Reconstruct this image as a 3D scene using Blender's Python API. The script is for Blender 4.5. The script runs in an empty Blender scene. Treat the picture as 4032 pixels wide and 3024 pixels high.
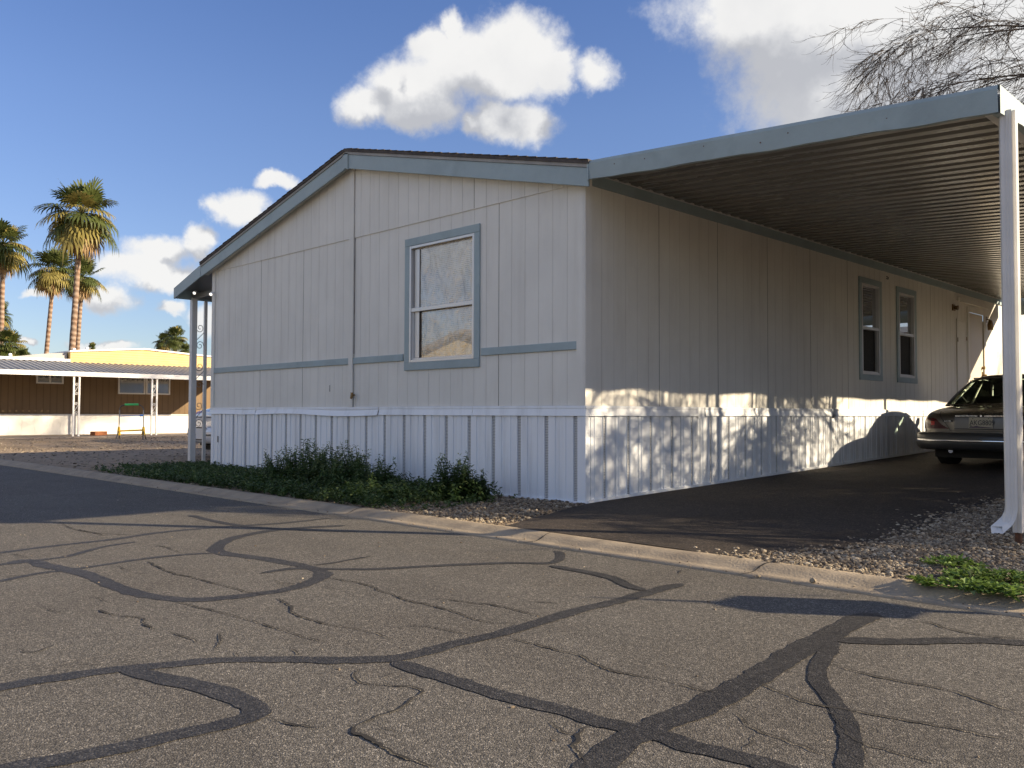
import bpy, bmesh, math, random
import numpy as np
from mathutils import Vector, Matrix
from mathutils.bvhtree import BVHTree
random.seed(7)
SC = bpy.context.scene
COL = SC.collection
R_ = math.radians

# ---------------------------------------------------------------- camera, sky, sun, exposure
CAM = Vector((5.686, -6.7475, 0.9019)); YAW, PIT, ROL, FPX = 0.7843, 0.0342, 0.0031, 3423.6
_F = Vector((-math.sin(YAW)*math.cos(PIT), math.cos(YAW)*math.cos(PIT), math.sin(PIT)))
_R = Vector((math.cos(YAW), math.sin(YAW), 0)); _U = _R.cross(_F)
_R2 = _R*math.cos(ROL)+_U*math.sin(ROL); _U2 = _U*math.cos(ROL)-_R*math.sin(ROL)
cd = bpy.data.cameras.new("camera"); cam = bpy.data.objects.new("camera", cd); COL.objects.link(cam)
cd.sensor_width = 36.0; cd.lens = FPX/4032*36.0; cd.clip_start = 0.05; cd.clip_end = 3000
m = Matrix.Identity(4)
for i in range(3):
    m[i][0] = _R2[i]; m[i][1] = _U2[i]; m[i][2] = -_F[i]; m[i][3] = CAM[i]
cam.matrix_world = m
SC.camera = cam
SUN_AZ, SUN_EL = 34.5, 21.6
SUN_DIR = Vector((math.cos(R_(SUN_EL))*math.cos(R_(SUN_AZ)), math.cos(R_(SUN_EL))*math.sin(R_(SUN_AZ)), math.sin(R_(SUN_EL))))
sl = bpy.data.lights.new("sun", 'SUN'); so = bpy.data.objects.new("sun", sl); COL.objects.link(so)
sl.energy = 4.2; sl.angle = R_(0.53); sl.color = (1.0, 0.82, 0.58)
so.rotation_euler = SUN_DIR.to_track_quat('Z', 'Y').to_euler()
so.location = (20, 10, 15)
SC.view_settings.view_transform = 'Standard'; SC.view_settings.look = 'None'
SC.view_settings.exposure = 1.28; SC.view_settings.gamma = 1.0
K = 4032/2212.0
def ray(u, v):
    u *= K; v *= K
    return _F+_R2*((u-2016)/FPX)+_U2*((1512-v)/FPX)
def at_z(u, v, z): d = ray(u, v); return CAM+d*((z-CAM.z)/d.z)
def at_x(u, v, x): d = ray(u, v); return CAM+d*((x-CAM.x)/d.x)
def at_y(u, v, y): d = ray(u, v); return CAM+d*((y-CAM.y)/d.y)
def at_d(u, v, D): return CAM+ray(u, v)*D

def N(nt, typ, loc=None, **kw):
    n = nt.nodes.new(typ)
    for k, v in kw.items():
        setattr(n, k, v)
    return n
class NT:
    """tiny helper for wiring nodes"""
    def __init__(s, nt): s.nt = nt
    def put(s, inp, v):
        if isinstance(v, bpy.types.NodeSocket): s.nt.links.new(v, inp)
        elif v is not None: inp.default_value = v
    def math(s, op, a, b=None, c=None, clamp=False):
        n = s.nt.nodes.new('ShaderNodeMath'); n.operation = op; n.use_clamp = clamp
        s.put(n.inputs[0], a); s.put(n.inputs[1], b)
        if c is not None: s.put(n.inputs[2], c)
        return n.outputs[0]
    def vmath(s, op, a, b=None, scale=None):
        n = s.nt.nodes.new('ShaderNodeVectorMath'); n.operation = op
        s.put(n.inputs[0], a); s.put(n.inputs[1], b)
        if scale is not None: s.put(n.inputs['Scale'], scale)
        return n.outputs['Value'] if op in ('LENGTH', 'DOT_PRODUCT', 'DISTANCE') else n.outputs[0]
    def noise(s, vec, scale, detail=4, rough=0.55, dist=0.0, dim='3D'):
        n = s.nt.nodes.new('ShaderNodeTexNoise'); n.noise_dimensions = dim
        s.put(n.inputs['Vector'], vec); n.inputs['Scale'].default_value = scale; n.inputs['Detail'].default_value = detail
        n.inputs['Roughness'].default_value = rough; n.inputs['Distortion'].default_value = dist
        return n.outputs['Fac'], n.outputs['Color']
    def voro(s, vec, scale, feature='F1', rnd=1.0):
        n = s.nt.nodes.new('ShaderNodeTexVoronoi'); n.feature = feature
        s.put(n.inputs['Vector'], vec); n.inputs['Scale'].default_value = scale; n.inputs['Randomness'].default_value = rnd
        return n.outputs['Distance'], (n.outputs['Color'] if 'Color' in n.outputs else None)
    def ramp(s, fac, *stops, interp='LINEAR'):
        n = s.nt.nodes.new('ShaderNodeValToRGB'); cr = n.color_ramp; cr.interpolation = interp
        while len(cr.elements) < len(stops): cr.elements.new(0.5)
        for e, (p, c) in zip(cr.elements, stops):
            e.position = p; e.color = (c[0], c[1], c[2], 1) if not isinstance(c, (int, float)) else (c, c, c, 1)
        s.put(n.inputs[0], fac); return n.outputs[0]
    def maprange(s, v, a, b, c=0.0, d=1.0, interp='LINEAR'):
        n = s.nt.nodes.new('ShaderNodeMapRange'); n.interpolation_type = interp; n.clamp = True
        s.put(n.inputs[0], v)
        for i, x in enumerate((a, b, c, d)): s.put(n.inputs[1+i], x)
        return n.outputs[0]
    def mix(s, fac, a, b, blend='MIX'):
        n = s.nt.nodes.new('ShaderNodeMix'); n.data_type = 'RGBA'; n.blend_type = blend; n.clamp_factor = True
        s.put(n.inputs[0], fac)
        s.put(n.inputs[6], a if isinstance(a, bpy.types.NodeSocket) else (*a, 1)); s.put(n.inputs[7], b if isinstance(b, bpy.types.NodeSocket) else (*b, 1))
        return n.outputs[2]
    def mapping(s, vec, scale=(1, 1, 1), rot=(0, 0, 0), loc=(0, 0, 0)):
        n = s.nt.nodes.new('ShaderNodeMapping'); s.put(n.inputs[0], vec)
        n.inputs['Location'].default_value = loc; n.inputs['Rotation'].default_value = rot; n.inputs['Scale'].default_value = scale
        return n.outputs[0]
    def bump(s, h, strength=0.4, dist=0.01):
        n = s.nt.nodes.new('ShaderNodeBump'); n.inputs['Strength'].default_value = strength; n.inputs['Distance'].default_value = dist
        s.put(n.inputs['Height'], h); return n.outputs[0]

# ---- world: Nishita sky with broken cumulus fixed in direction (azimuth, elevation) space
w = bpy.data.worlds.new("World"); SC.world = w; w.use_nodes = True
wt = w.node_tree; wt.nodes.clear(); T = NT(wt)
out = wt.nodes.new('ShaderNodeOutputWorld'); bg = wt.nodes.new('ShaderNodeBackground')
bg.inputs['Strength'].default_value = 0.094
sky = wt.nodes.new('ShaderNodeTexSky'); sky.sky_type = 'NISHITA'; sky.sun_disc = False
sky.sun_elevation = R_(SUN_EL); sky.sun_rotation = R_(90-SUN_AZ)
sky.altitude = 350; sky.air_density = 1.0; sky.dust_density = 0.35; sky.ozone_density = 2.2
tc = wt.nodes.new('ShaderNodeTexCoord'); D = tc.outputs['Generated']
sx = wt.nodes.new('ShaderNodeSeparateXYZ'); wt.links.new(D, sx.inputs[0])
AZ0 = YAW
# azimuth measured clockwise from the view's mean heading (a fixed compass bearing), elevation from the horizon
cx_, sx_ = math.cos(AZ0), math.sin(AZ0)
fx = T.math('ADD', T.math('MULTIPLY', sx.outputs[0], -sx_), T.math('MULTIPLY', sx.outputs[1], cx_))
rx = T.math('ADD', T.math('MULTIPLY', sx.outputs[0], cx_), T.math('MULTIPLY', sx.outputs[1], sx_))
az = T.math('ARCTAN2', rx, fx); el = T.math('ARCSINE', sx.outputs[2])
cmb = wt.nodes.new('ShaderNodeCombineXYZ'); wt.links.new(az, cmb.inputs[0]); wt.links.new(el, cmb.inputs[1])
P0 = cmb.outputs[0]
nf, nc = T.noise(D, 9.0, 7, 0.6)
nf2, nc2 = T.noise(D, 3.0, 2, 0.5)
def azel(u, v):
    d = ray(u, v).normalized()
    f_ = -d.x*sx_+d.y*cx_; r_ = d.x*cx_+d.y*sx_
    return math.atan2(r_, f_), math.asin(d.z)
def Z2(x, y): return (685.8+x*.31, y*.31)
blobs = []
for (x, y, a, b, q) in [(1400, 330, 330, 230, 1), (1050, 470, 470, 250, 1), (650, 640, 360, 240, 1), (330, 740, 240, 140, .95), (1650, 480, 200, 150, 1),
                        (700, 790, 330, 150, 1), (950, 240, 80, 130, .95), (1300, 560, 380, 170, 1), (1960, 500, 190, 150, .72), (1350, 880, 320, 150, 1), (1090, 890, 130, 110, .75), (800, 330, 200, 120, .9)]:
    u, v = Z2(x, y); blobs.append((u, v, a*.31, b*.31, q))
blobs += [(1640, 35, 150, 80, 1), (1800, 70, 240, 130, 1.05), (1860, 180, 230, 120, 1.1), (1990, 110, 260, 170, 1.1), (1720, 215, 90, 75, .8), (2150, 190, 190, 170, .95), (1880, -10, 330, 100, 1.1), (2080, 20, 250, 200, 1),
          (597, 397, 52, 21, .95), (525, 456, 70, 38, .95), (478, 452, 38, 18, .8), (346, 540, 68, 32, .95), (437, 528, 34, 36, 1), (290, 572, 85, 30, .95), (350, 597, 110, 30, .9), (225, 635, 70, 30, .9),
          (368, 659, 38, 16, .9), (85, 627, 40, 14, .75), (452, 690, 44, 36, .9), (214, 745, 56, 15, .95), (53, 738, 13, 9, .9), (1000, 60, 60, 10, .0),
          (-700, 300, 240, 70, .8), (-1250, 420, 300, 80, .9), (2900, 350, 260, 120, .9), (3300, 200, 240, 100, .9)]
blobs = [b for b in blobs if b[4] > .1]
def field(P):
    cur = None
    for (u, v, a, b, q) in blobs:
        ca, ce = azel(u, v); ra = a/K*0+a*K/FPX; re = b*K/FPX
        l = T.vmath('LENGTH', T.vmath('MULTIPLY', T.vmath('SUBTRACT', P, (ca, ce, 0)), (1/ra, 1/re, 0)))
        f = T.math('SUBTRACT', q+.22, l)
        cur = f if cur is None else T.math('SMOOTH_MAX', cur, f, 0.25)
    return cur
wv = T.vmath('SUBTRACT', nc2, (.5, .5, .5)); wv2 = T.vmath('SUBTRACT', nc, (.5, .5, .5))
nf3, nc3 = T.noise(D, 34.0, 4, 0.6); wv3 = T.vmath('SUBTRACT', nc3, (.5, .5, .5))
Pw = T.vmath('ADD', P0, T.vmath('MULTIPLY', wv, (.03, .02, 0))); Pw = T.vmath('ADD', Pw, T.vmath('MULTIPLY', wv2, (.060, .045, 0))); Pw = T.vmath('ADD', Pw, T.vmath('MULTIPLY', wv3, (.024, .020, 0)))
nbig, _ = T.noise(D, 22.0, 7, 0.65)
s0 = field(Pw)
f0 = T.math('ADD', s0, T.math('MULTIPLY', T.math('SUBTRACT', nbig, .5), .95))
# light comes from the right and above; the same field read a little way towards the sun
s1 = field(T.vmath('ADD', Pw, (.055, .058, 0)))
nb1, _ = T.noise(T.vmath('ADD', D, (.012, .012, .014)), 22.0, 4, 0.6); nb2, _ = T.noise(D, 22.0, 4, .6)
# extra broken cloud outside the framed sky, added to brighten the shaded walls
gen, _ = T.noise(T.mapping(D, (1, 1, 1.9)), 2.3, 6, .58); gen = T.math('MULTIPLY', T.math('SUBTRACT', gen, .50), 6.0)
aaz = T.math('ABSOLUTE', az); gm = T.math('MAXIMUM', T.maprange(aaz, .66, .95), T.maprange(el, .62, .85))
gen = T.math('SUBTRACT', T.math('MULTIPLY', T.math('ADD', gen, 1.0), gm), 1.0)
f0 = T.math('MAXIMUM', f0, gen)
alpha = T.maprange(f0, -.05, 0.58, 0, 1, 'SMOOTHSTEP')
g = T.math('ADD', T.math('MULTIPLY', T.math('SUBTRACT', s0, s1), 1.25), T.math('MULTIPLY', T.math('SUBTRACT', nb2, nb1), .95))
g = T.math('SUBTRACT', g, T.maprange(s0, .55, 1.25, 0, .26, 'SMOOTHSTEP'))
lit = T.maprange(g, -.52, .46, 0, 1, 'SMOOTHSTEP')
lit = T.math('ADD', lit, T.math('MULTIPLY', T.math('SUBTRACT', 1., alpha), .25)); lit = T.math('ADD', lit, T.math('MULTIPLY', T.math('SUBTRACT', T.noise(D, 7.5, 5, .55)[0], .5), .9))
ccol = T.ramp(lit, (0.0, (.60, .612, .65)), (0.5, (.80, .805, .825)), (1.0, (1.06, 1.05, 1.03)))
CL = wt.nodes.new('ShaderNodeValue'); CL.label = 'cloud brightness'; CL.outputs[0].default_value = 3.85
ccol = T.vmath('SCALE', ccol, scale=CL.outputs[0])
skyc = sky.outputs[0]
hz = T.maprange(el, 0.0, 0.6, 0, 1)
tint = T.ramp(hz, (0.0, (.52, .50, .535)), (0.3, (.57, .56, .67)), (0.55, (.585, .595, .74)), (1.0, (.47, .55, .78)))
skyc = T.mix(1.0, skyc, tint, 'MULTIPLY')
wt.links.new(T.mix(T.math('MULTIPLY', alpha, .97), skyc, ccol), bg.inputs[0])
wt.links.new(bg.outputs[0], out.inputs[0])

# ---------------------------------------------------------------- mesh + object helpers
class MB:
    def __init__(s): s.v = []; s.f = []; s.m = []
    def add(s, vs, fs, mi=0):
        o = len(s.v); s.v += [tuple(p) for p in vs]
        for f in fs: s.f.append(tuple(i+o for i in f)); s.m.append(mi)
        return s
    def quad(s, a, b, c, d, mi=0): return s.add((a, b, c, d), ((0, 1, 2, 3),), mi)
    def box(s, x0, x1, y0, y1, z0, z1, mi=0):
        vs = [(x, y, z) for z in (z0, z1) for y in (y0, y1) for x in (x0, x1)]
        return s.add(vs, ((0, 2, 3, 1), (4, 5, 7, 6), (0, 1, 5, 4), (1, 3, 7, 5), (3, 2, 6, 7), (2, 0, 4, 6)), mi)
    def obox(s, c, ax, ay, az, mi=0):
        """box from centre and three half-axis vectors"""
        c = Vector(c); ax = Vector(ax); ay = Vector(ay); az = Vector(az)
        vs = [c+ax*i+ay*j+az*k for k in (-1, 1) for j in (-1, 1) for i in (-1, 1)]
        return s.add(vs, ((0, 2, 3, 1), (4, 5, 7, 6), (0, 1, 5, 4), (1, 3, 7, 5), (3, 2, 6, 7), (2, 0, 4, 6)), mi)
    def prism(s, poly, a, b, plane='xz', mi=0):
        """extrude a 2D polygon: plane xz -> along y, yz -> along x, xy -> along z"""
        n = len(poly)
        def P(p, t): return {'xz': (p[0], t, p[1]), 'yz': (t, p[0], p[1]), 'xy': (p[0], p[1], t)}[plane]
        vs = [P(p, a) for p in poly]+[P(p, b) for p in poly]
        fs = [tuple(range(n)), tuple(reversed(range(n, 2*n)))]
        fs += [(i, i+n, (i+1) % n+n, (i+1) % n) for i in range(n)]
        return s.add(vs, fs, mi)
    def tube(s, pts, rad, n=6, cap=True, mi=0):
        pts = [Vector(p) for p in pts]
        rad = rad if isinstance(rad, (list, tuple)) else [rad]*len(pts)
        o = []; prev = None
        for i, p in enumerate(pts):
            d = (pts[min(i+1, len(pts)-1)]-pts[max(i-1, 0)])
            if d.length < 1e-9: d = Vector((0, 0, 1))
            d.normalize()
            if prev is None:
                prev = d.cross(Vector((0, 0, 1)) if abs(d.z) < .9 else Vector((1, 0, 0))).normalized()
            else:
                prev = (prev-d*prev.dot(d))
                prev = prev.normalized() if prev.length > 1e-6 else d.orthogonal().normalized()
            q = d.cross(prev)
            for k in range(n):
                a = 2*math.pi*k/n
                o.append(p+(prev*math.cos(a)+q*math.sin(a))*rad[i])
        fs = []
        for i in range(len(pts)-1):
            for k in range(n):
                k2 = (k+1) % n
                fs.append((i*n+k, i*n+k2, (i+1)*n+k2, (i+1)*n+k))
        if cap and n > 2:
            fs.append(tuple(reversed(range(n)))); L = (len(pts)-1)*n; fs.append(tuple(range(L, L+n)))
        return s.add(o, fs, mi)
    def build_each(s, name, mats, parent=None):
        """one object for every separate piece"""
        n = len(s.v); par = list(range(n))
        def find(i):
            while par[i] != i: par[i] = par[par[i]]; i = par[i]
            return i
        for f in s.f:
            for i in f[1:]: par[find(i)] = find(f[0])
        groups = {}
        for f, mi in zip(s.f, s.m): groups.setdefault(find(f[0]), []).append((f, mi))
        outl = []
        for g in groups.values():
            ids = sorted({i for f, _ in g for i in f}); mp = {i: k for k, i in enumerate(ids)}; b = MB(); b.v = [s.v[i] for i in ids]
            for f, mi in g: b.f.append(tuple(mp[i] for i in f)); b.m.append(mi)
            outl.append(b.build(name, mats, parent))
        return outl
    def build(s, name, mats, parent=None, smooth=False, recalc=True):
        me = bpy.data.meshes.new(name); me.from_pydata(s.v, [], s.f)
        mats = mats if isinstance(mats, (list, tuple)) else [mats]
        for mm in mats: me.materials.append(mm)
        if len(mats) > 1: me.polygons.foreach_set('material_index', s.m)
        if recalc and len(s.f) < 60000:
            b = bmesh.new(); b.from_mesh(me); bmesh.ops.recalc_face_normals(b, faces=b.faces); b.to_mesh(me); b.free()
        if smooth: me.polygons.foreach_set('use_smooth', [True]*len(me.polygons))
        me.update()
        o = bpy.data.objects.new(name, me); COL.objects.link(o)
        if parent: o.parent = parent
        return o
def empty(name, loc=(0, 0, 0), rz=0):
    o = bpy.data.objects.new(name, None); COL.objects.link(o); o.location = loc; o.rotation_euler = (0, 0, rz); o.empty_display_size = .2
    return o
def tag(o, label=None, cat=None, group=None, kind=None):
    for k, v in (('label', label), ('category', cat), ('group', group), ('kind', kind)):
        if v: o[k] = v
    return o
def bevel(o, wdt=.01, seg=2):
    md = o.modifiers.new('bevel', 'BEVEL'); md.width = wdt; md.segments = seg; md.limit_method = 'ANGLE'; md.angle_limit = R_(40); return o
def text_mesh(name, s, size, mt, parent, M, ext=.001, align='CENTER'):
    cu = bpy.data.curves.new(name, 'FONT'); cu.body = s; cu.size = size; cu.extrude = ext; cu.align_x = align; cu.align_y = 'CENTER'; cu.resolution_u = 3
    t = bpy.data.objects.new(name, cu); COL.objects.link(t)
    dg = bpy.context.evaluated_depsgraph_get(); me = bpy.data.meshes.new_from_object(t.evaluated_get(dg))
    bpy.data.objects.remove(t); me.materials.clear(); me.materials.append(mt)
    o = bpy.data.objects.new(name, me); COL.objects.link(o)
    me.transform(M)
    if parent: o.parent = parent
    return o
def spiral(c, ax, ay, r, turns=1.4, n=18, start=0, rev=False):
    out = []
    for i in range(n+1):
        t = i/n; a = start+(-1 if rev else 1)*turns*2*math.pi*t; rr = r*(1-.8*t)
        out.append(Vector(c)+Vector(ax)*math.cos(a)*rr+Vector(ay)*math.sin(a)*rr)
    return out
# ---------------------------------------------------------------- materials
MATS = {}
def newmat(name):
    mt = bpy.data.materials.new(name); mt.use_nodes = True; nt = mt.node_tree
    b = nt.nodes['Principled BSDF']; MATS[name] = mt
    return mt, nt, b, NT(nt)
def coords(nt, kind='pos'):
    if kind == 'pos': return nt.nodes.new('ShaderNodeNewGeometry').outputs['Position']
    return nt.nodes.new('ShaderNodeTexCoord').outputs['Object']
def pm(name, base, rough=.6, var=.12, vscale=2.5, bump=0., bscale=40., metal=0., spec=.5, kind='pos', stretch=(1, 1, 1), dirt=None, dscale=1.2, damt=.4, coat=0., fine=0., fscale=200):
    mt, nt, b, T = newmat(name)
    P = coords(nt, kind); Pm = T.mapping(P, stretch)
    f, _ = T.noise(Pm, vscale, 5, .6)
    lo = tuple(c*(1-var) for c in base); hi = tuple(min(1, c*(1+var)) for c in base)
    c = T.ramp(f, (.3, lo), (.7, hi))
    if dirt:
        f2, _ = T.noise(Pm, dscale, 6, .65, .4)
        c = T.mix(T.maprange(f2, .5, .75, 0, damt), c, dirt)
    if fine:
        f3, _ = T.noise(P, fscale, 2, .6)
        c = T.mix(T.maprange(f3, .3, .7, 0, fine), c, tuple(x*.45 for x in base))
    nt.links.new(c, b.inputs['Base Color'])
    r = T.maprange(f, .3, .7, max(.02, rough-.08), min(1, rough+.08)); nt.links.new(r, b.inputs['Roughness'])
    b.inputs['Metallic'].default_value = metal; b.inputs['Specular IOR Level'].default_value = spec
    if coat: b.inputs['Coat Weight'].default_value = coat; b.inputs['Coat Roughness'].default_value = .06
    if bump:
        h, _ = T.noise(Pm, bscale, 4, .6); nt.links.new(T.bump(h, bump, .01), b.inputs['Normal'])
    return mt
def leafmat(name, base, var=.3, trans=.25, rough=.5, scale=3.):
    mt, nt, b, T = newmat(name); P = coords(nt)
    f, _ = T.noise(P, scale, 4, .6)
    c = T.ramp(f, (.3, tuple(x*(1-var) for x in base)), (.7, tuple(x*(1+var) for x in base)))
    nt.links.new(c, b.inputs['Base Color']); b.inputs['Roughness'].default_value = rough; b.inputs['Specular IOR Level'].default_value = .3
    tr = nt.nodes.new('ShaderNodeBsdfTranslucent'); nt.links.new(c, tr.inputs[0])
    mx = nt.nodes.new('ShaderNodeMixShader'); mx.inputs[0].default_value = trans
    o = nt.nodes['Material Output']; nt.links.new(b.outputs[0], mx.inputs[1]); nt.links.new(tr.outputs[0], mx.inputs[2]); nt.links.new(mx.outputs[0], o.inputs[0])
    return mt

# asphalt with pale aggregate, patches and fine cracks
def asphalt(name, base, agg=.9, patch=(.8, .78, .76), rough=.85, size=150):
    mt, nt, b, T = newmat(name); P = coords(nt)
    d, c = T.voro(P, size); sp = nt.nodes.new('ShaderNodeSeparateColor'); nt.links.new(c, sp.inputs[0])
    d2, c2 = T.voro(P, size*.45); sp2 = nt.nodes.new('ShaderNodeSeparateColor'); nt.links.new(c2, sp2.inputs[0])
    st = T.ramp(sp.outputs[0], (0, tuple(x*.45 for x in base)), (.45, tuple(x*.85 for x in base)), (.75, tuple(x*1.25 for x in base)), (.93, tuple(x*1.7 for x in base)), (1., tuple(min(1, x*2.7) for x in base)))
    c1 = T.mix(T.math('MULTIPLY', T.maprange(d, .35, .75), .75*agg), st, tuple(x*.35 for x in base))
    big = T.ramp(sp2.outputs[1], (.0, (.7, .7, .7)), (.5, (1, 1, 1)), (.92, (1.15, 1.13, 1.1)), (1., (1.5, 1.47, 1.42)))
    c1 = T.mix(.75, c1, big, 'MULTIPLY')
    f, _ = T.noise(P, .9, 6, .6, .6); f2, _ = T.noise(P, 7., 5, .6)
    c1 = T.mix(T.maprange(f, .42, .68, 0, .75), c1, patch, 'MULTIPLY')
    c1 = T.mix(T.maprange(f2, .35, .7, 0, .35), c1, (.72, .72, .72), 'MULTIPLY')
    f4, _ = T.noise(T.mapping(P, (.25, 1.3, 1)), .8, 4, .55, .3); c1 = T.mix(T.maprange(f4, .5, .7, 0, .4), c1, (.70, .70, .71), 'MULTIPLY')
    f5, _ = T.noise(P, 2.6, 3, .5, .2); c1 = T.mix(T.maprange(f5, .70, .76, 0, .55), c1, (.45, .44, .43), 'MULTIPLY')
    nt.links.new(c1, b.inputs['Base Color']); b.inputs['Roughness'].default_value = rough; b.inputs['Specular IOR Level'].default_value = .35
    h = T.math('SUBTRACT', T.math('MULTIPLY', sp.outputs[1], .35), T.math('MULTIPLY', d, .9))
    h = T.math('ADD', h, T.math('MULTIPLY', T.noise(P, 45, 3, .6)[0], 1.2))
    nt.links.new(T.bump(h, .5, .006), b.inputs['Normal'])
    return mt
M = {}
M['asphalt'] = asphalt('street_asphalt', (.148, .137, .119), size=185)
M['tar'] = asphalt('crack_sealer', (.048, .046, .044), agg=.55, patch=(.6, .6, .62), rough=.6)
M['crack'] = pm('open_crack', (.018, .016, .014), .95)
M['drive'] = asphalt('driveway_asphalt', (.062, .049, .039), agg=1., patch=(.6, .58, .56), size=95)
M['kerb'] = pm('kerb_concrete', (.37, .30, .21), .9, .24, 5, .5, 60, dirt=(.16, .13, .10), dscale=2.2, damt=.55, fine=.35, fscale=260)
M['dirt'] = None
def dirtmat(name, a, b_, stones):
    mt, nt, b, T = newmat(name); P = coords(nt)
    d, c = T.voro(P, 26.); sp = nt.nodes.new('ShaderNodeSeparateColor'); nt.links.new(c, sp.inputs[0])
    st = T.ramp(sp.outputs[0], *stones)
    f, _ = T.noise(P, .5, 6, .65, .5); f2, _ = T.noise(P, 4, 6, .65)
    base = T.ramp(f2, (.3, a), (.7, b_))
    dm = T.math('MULTIPLY', T.maprange(d, .5, .2), T.maprange(sp.outputs[1], .35, .5))
    c1 = T.mix(dm, base, st)
    c1 = T.mix(T.maprange(f, .5, .7, 0, .5), c1, (.62, .6, .5), 'MULTIPLY')
    nt.links.new(c1, b.inputs['Base Color']); b.inputs['Roughness'].default_value = .95; b.inputs['Specular IOR Level'].default_value = .2
    h = T.math('ADD', T.math('MULTIPLY', dm, T.math('SUBTRACT', 1., d)), T.math('MULTIPLY', f2, .8))
    nt.links.new(T.bump(h, .9, .03), b.inputs['Normal'])
    return mt
M['dirt'] = dirtmat('gravelly_soil', (.25, .185, .122), (.38, .295, .205), ((0, (.12, .09, .07)), (.5, (.26, .2, .15)), (1, (.42, .34, .27))))
M['far'] = pm('far_ground', (.24, .19, .14), .95, .25, .2)
def stonemat():
    mt, nt, b, T = newmat('river_gravel')
    at = nt.nodes.new('ShaderNodeAttribute'); at.attribute_name = 'rnd'
    P = coords(nt)
    c = T.ramp(at.outputs['Fac'], (0, (.075, .057, .040)), (.3, (.16, .124, .084)), (.6, (.25, .20, .138)), (.85, (.34, .285, .20)), (1, (.48, .42, .32)))
    f, _ = T.noise(P, 70, 4, .6)
    c = T.mix(T.maprange(f, .3, .7, 0, .35), c, (.55, .5, .46), 'MULTIPLY')
    nt.links.new(c, b.inputs['Base Color']); b.inputs['Roughness'].default_value = .8
    return mt
M['stone'] = stonemat()
def siding(name, base, dirt, streak):
    mt, nt, b, T = newmat(name); P = coords(nt)
    f, _ = T.noise(T.mapping(P, (1, 1, .12)), 6., 5, .6); f2, _ = T.noise(P, 1.1, 5, .6, .3); f3, _ = T.noise(T.mapping(P, (1, 1, .06)), 60., 3, .6)
    c = T.ramp(f2, (.3, tuple(x*.94 for x in base)), (.7, tuple(min(1, x*1.05) for x in base)))
    c = T.mix(T.maprange(f, .5, .78, 0, streak), c, dirt)
    c = T.mix(T.maprange(f3, .35, .75, 0, .09), c, tuple(x*.7 for x in base))
    nt.links.new(c, b.inputs['Base Color']); b.inputs['Roughness'].default_value = .7; b.inputs['Specular IOR Level'].default_value = .3
    nt.links.new(T.bump(f3, .25, .004), b.inputs['Normal'])
    return mt
M['siding'] = siding('painted_siding', (.74, .725, .665), (.42, .38, .33), .22)
M['groove'] = siding('siding_groove_paint', (.60, .58, .53), (.26, .22, .19), .7)
M['joint'] = pm('panel_joint_shadow_gap', (.26, .24, .22), .9, .4, 4)
M['bluetrim'] = pm('pale_blue_trim_paint', (.31, .39, .41), .55, .09, 3, .2, 60, dirt=(.20, .26, .28), dscale=1.6, damt=.6)
M['whitevinyl'] = pm('white_skirting_vinyl', (.80, .835, .87), .45, .04, 2, dirt=(.36, .37, .38), dscale=3.2, damt=.42, stretch=(1, 1, .12))
def ventmat():
    mt, nt, b, T = newmat('perforated_vent_strip'); P = coords(nt)
    s = nt.nodes.new('ShaderNodeSeparateXYZ'); nt.links.new(P, s.inputs[0])
    h = T.math('SUBTRACT', s.outputs[0], s.outputs[1])     # run along either wall
    k = 95.0
    u = T.math('MULTIPLY', h, k); v = T.math('MULTIPLY', s.outputs[2], k*.62)
    row = T.math('FLOOR', v); off = T.math('MULTIPLY', T.math('MODULO', row, 2.0), .5)
    fu = T.math('SUBTRACT', T.math('FRACT', T.math('ADD', u, off)), .5); fv = T.math('SUBTRACT', T.math('FRACT', v), .5)
    r = T.math('SQRT', T.math('ADD', T.math('MULTIPLY', fu, fu), T.math('MULTIPLY', fv, fv)))
    c = T.mix(T.maprange(r, .30, .38), (.04, .04, .045), (.66, .66, .65))
    nt.links.new(c, b.inputs['Base Color']); b.inputs['Roughness'].default_value = .5
    return mt
M['vent'] = ventmat()
M['shingle'] = pm('dark_roof_shingle', (.075, .065, .06), .9, .4, 8, .8, 60)
M['drip'] = pm('weathered_drip_edge', (.30, .29, .27), .6, .25, 4)
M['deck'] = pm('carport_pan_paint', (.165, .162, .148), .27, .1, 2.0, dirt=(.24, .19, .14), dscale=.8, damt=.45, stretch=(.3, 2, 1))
M['post'] = pm('post_white_paint', (.66, .655, .63), .42, .05, 4, dirt=(.42, .4, .36), damt=.3)
M['steel'] = pm('rusty_pipe', (.10, .045, .025), .85, .4, 30, .4, 60)
M['alum'] = pm('window_aluminium', (.60, .60, .59), .35, .05, 5, metal=.35)
M['darkglass'] = None
def glass(name, base, rough=.03, refl=.35, nscale=1.0, bump=.0):
    mt, nt, b, T = newmat(name); P = coords(nt)
    f, _ = T.noise(P, 1.6, 3, .5)
    b.inputs['Base Color'].default_value = (*base, 1); b.inputs['Roughness'].default_value = rough; b.inputs['Specular IOR Level'].default_value = .6
    g = nt.nodes.new('ShaderNodeBsdfGlossy'); g.inputs['Roughness'].default_value = rough; g.inputs['Color'].default_value = (.9, .92, .93, 1)
    if bump:
        h, _ = T.noise(P, nscale, 3, .5); bn = T.bump(h, bump, .01); nt.links.new(bn, g.inputs['Normal'])
    mx = nt.nodes.new('ShaderNodeMixShader'); mx.inputs[0].default_value = refl
    o = nt.nodes['Material Output']; nt.links.new(b.outputs[0], mx.inputs[1]); nt.links.new(g.outputs[0], mx.inputs[2]); nt.links.new(mx.outputs[0], o.inputs[0])
    return mt
M['darkglass'] = glass('dark_window_glass', (.012, .012, .012), .02, .38)
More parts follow.
